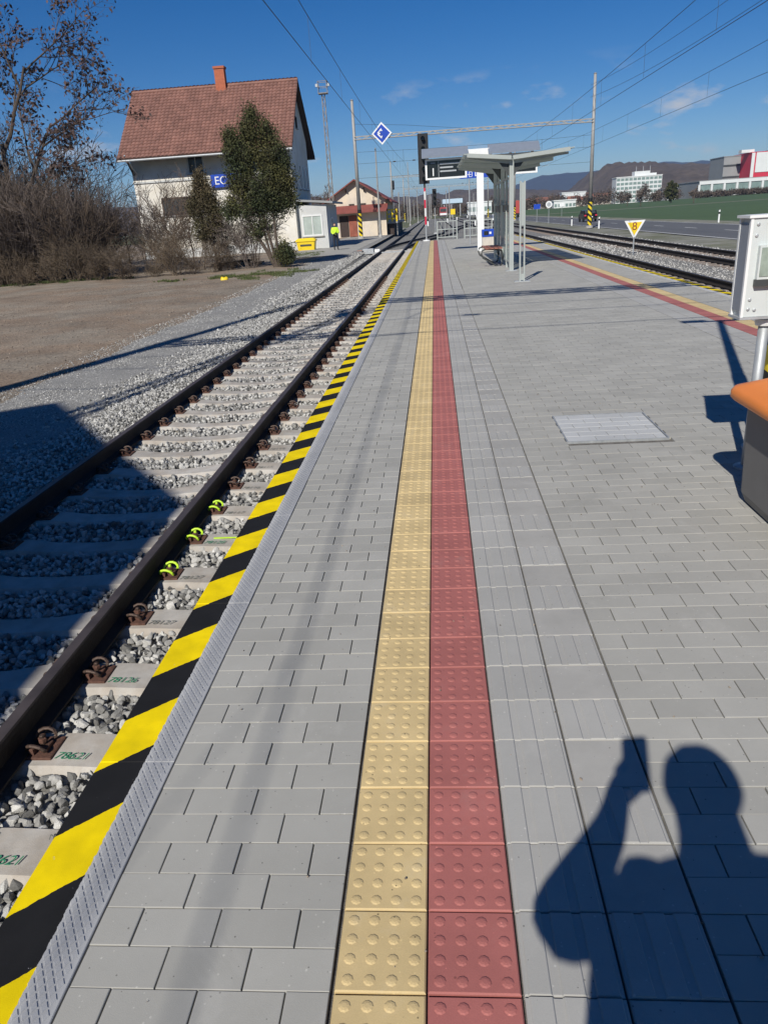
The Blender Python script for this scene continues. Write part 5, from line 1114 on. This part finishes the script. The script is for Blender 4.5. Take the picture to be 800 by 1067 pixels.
# photographer, close behind the camera: only the shadow is in the picture
BX, BY = .13, -.44
J = {'pelvis': ((BX-.12,BY,.98), .27, .27), 'waist': ((BX-.12,BY,1.12), .265, .25), 'chest': ((BX-.04,BY+.01,1.32), .22, .16), 'neckbase': ((BX-.02,BY+.02,1.47), .12, .10), 'neck': ((BX-.03,BY+.05,1.55), .085, .085),
     'jaw': ((BX-.04,BY+.085,1.62), .078, .092), 'skull': ((BX-.05,BY+.075,1.70), .088, .105), 'crown': ((BX-.05,BY+.065,1.735), .065, .08), 'nose': ((BX-.05,BY+.195,1.655), .012),
     'lsh': ((BX-.20,BY,1.42), .085), 'lel': ((BX-.335,BY+.26,1.15), .085), 'lwr': ((-.085,-.135,1.34), .056), 'rsh': ((BX+.19,BY,1.42), .085), 'rel': ((BX+.27,BY+.14,1.13), .080), 'rwr': ((.10,-.225,1.25), .05),
     'lhip': ((BX-.10,BY,.90), .095), 'lkn': ((BX-.12,BY+.02,.50), .062), 'lan': ((BX-.13,BY-.02,.10), .045), 'lto': ((BX-.15,BY+.16,.045), .042), 'rhip': ((BX+.10,BY,.90), .095), 'rkn': ((BX+.12,BY+.03,.50), .062), 'ran': ((BX+.13,BY,.10), .045), 'rto': ((BX+.16,BY+.18,.045), .042)}
E_ = [('pelvis','waist'),('waist','chest'),('chest','neckbase'),('neckbase','neck'),('neck','jaw'),('jaw','skull'),('skull','crown'),('skull','nose'),('chest','lsh'),('lsh','lel'),('lel','lwr'),('chest','rsh'),('rsh','rel'),('rel','rwr'),('pelvis','lhip'),('lhip','lkn'),('lkn','lan'),('lan','lto'),('pelvis','rhip'),('rhip','rkn'),('rkn','ran'),('ran','rto')]
J['l_wrist'] = ((-.068,-.110,1.395), .034); E_.append(('lwr','l_wrist')); hand(J, E_, 'l', J['l_wrist'][0], (.15,.30,1), (0,-1,.2), (1,.1,0), .009)
J['r_wrist'] = ((.075,-.235,1.275), .034); E_.append(('rwr','r_wrist')); hand(J, E_, 'r', J['r_wrist'][0], (-.75,.0,.6), (0,-1,.2), (-.5,.1,-.6), .010)
ph = person('person', (0,0,0), 0, 'photographer in dark clothes holding up a phone, seen only as a shadow', J, E_, M['cloth'])
g = np.random.default_rng(2); V, F = ico(3); V = V*np.array([.104,.118,.100])*(1+.02*np.sin(V[:, [0]]*9+V[:, [2]]*7)); link('hair', np_mesh('hair', V+np.array([BX-.05,BY+.055,1.695]), F, M['hair'], None, True), ph)
pn = empty('mobile_phone', CAM-_f*.016-_u*.060); pn.rotation_euler = (-PITCH, 0, -YAW); tag(pn, 'dark mobile phone held up by the photographer', 'phone'); b = MB(); loft(b, [[(x, -.0045, z) for x, z, _ in rrect(-.038,.038,-.078,.078,.010,0)], [(x, .0045, z) for x, z, _ in rrect(-.038,.038,-.078,.078,.010,0)]]); b.build('case', M['black'], pn)
MB().box(-.034, .034, -.0052, -.0046, -.073, .073).build('screen', M['screen'], pn)
# track worker in hi-vis jacket
J = {'pelvis': ((0,0,.95), .14, .10), 'waist': ((0,0,1.08), .14, .10), 'chest': ((0,0,1.30), .16, .115), 'neckbase': ((0,0,1.45), .08), 'neck': ((0,-.01,1.52), .052), 'lsh': ((-.19,0,1.41), .065), 'lel': ((-.24,-.06,1.14), .05), 'lwr': ((-.12,-.22,1.05), .036), 'rsh': ((.19,0,1.41), .065), 'rel': ((.25,-.05,1.14), .05), 'rwr': ((.10,-.24,1.10), .036)}
E2 = [('pelvis','waist'),('waist','chest'),('chest','neckbase'),('neckbase','neck'),('chest','lsh'),('lsh','lel'),('lel','lwr'),('chest','rsh'),('rsh','rel'),('rel','rwr')]
J.update({'jaw': ((0,-.03,1.59), .062, .078), 'skull': ((0,-.02,1.67), .075, .092), 'crown': ((0,-.01,1.715), .055, .07), 'nose': ((0,-.12,1.625), .012), 'lhip': ((-.1,0,.88), .09), 'lkn': ((-.11,-.02,.49), .06), 'lan': ((-.12,.02,.10), .045), 'lto': ((-.13,-.15,.045), .042), 'rhip': ((.1,0,.88), .09), 'rkn': ((.11,-.02,.49), .06), 'ran': ((.12,.03,.10), .045), 'rto': ((.15,-.14,.045), .042)})
E2 += [('neck','jaw'),('jaw','skull'),('skull','crown'),('skull','nose'),('pelvis','lhip'),('lhip','lkn'),('lkn','lan'),('lan','lto'),('pelvis','rhip'),('rhip','rkn'),('rkn','ran'),('ran','rto')]
J['l_wrist'] = ((-.09,-.25,1.05), .028); E2.append(('lwr','l_wrist')); hand(J, E2, 'l', J['l_wrist'][0], (.6,-.8,.1), (0,.1,1), (1,0,0)); J['r_wrist'] = ((.07,-.27,1.10), .028); E2.append(('rwr','r_wrist')); hand(J, E2, 'r', J['r_wrist'][0], (-.6,-.8,.1), (0,.1,1), (-1,0,0))
q = at_z(350.5, 260.5, -.46)
wk = person('person', (q.x, q.y, -.46), .3, 'worker in a lime hi-vis jacket and dark trousers near the shed', J, E2, M['cloth'])
JJ = {k: (J[k][0], J[k][1]+.02, (J[k][2] if len(J[k]) > 2 else J[k][1])+.02) for k in ('pelvis','waist','chest','neckbase','lsh','lel','lwr','rsh','rel','rwr')}
skin_body('jacket', JJ, [e for e in E2 if e[0] in JJ and e[1] in JJ], M['hiviz'], wk)
V, F = ico(2); link('face', np_mesh('face', V*np.array([.082,.10,.115])+np.array([0,-.035,1.635]), F, M['skin'], None, True), wk); link('hair', np_mesh('hair', V*np.array([.09,.105,.08])+np.array([0,-.005,1.70]), F, M['hair'], None, True), wk)

# ------------------------------------------------------------------ haze
hme = bpy.data.meshes.new('haze'); bmx = bmesh.new(); bmesh.ops.create_cube(bmx, size=1.0); bmx.to_mesh(hme); bmx.free()
hz = link('haze', hme, None, (0, 6060, 104)); hz.scale = (19200, 12880, 220); tag(hz, kind='stuff')
hm = bpy.data.materials.new('haze_air'); hm.use_nodes = True; ht = hm.node_tree; ht.nodes.remove(ht.nodes['Principled BSDF']); pv = ht.nodes.new('ShaderNodeVolumePrincipled')
pv.inputs['Color'].default_value = (.42,.62,1.0,1); pv.inputs['Density'].default_value = .00011; pv.inputs['Anisotropy'].default_value = .1; ht.links.new(pv.outputs[0], ht.nodes['Material Output'].inputs['Volume']); hme.materials.append(hm)
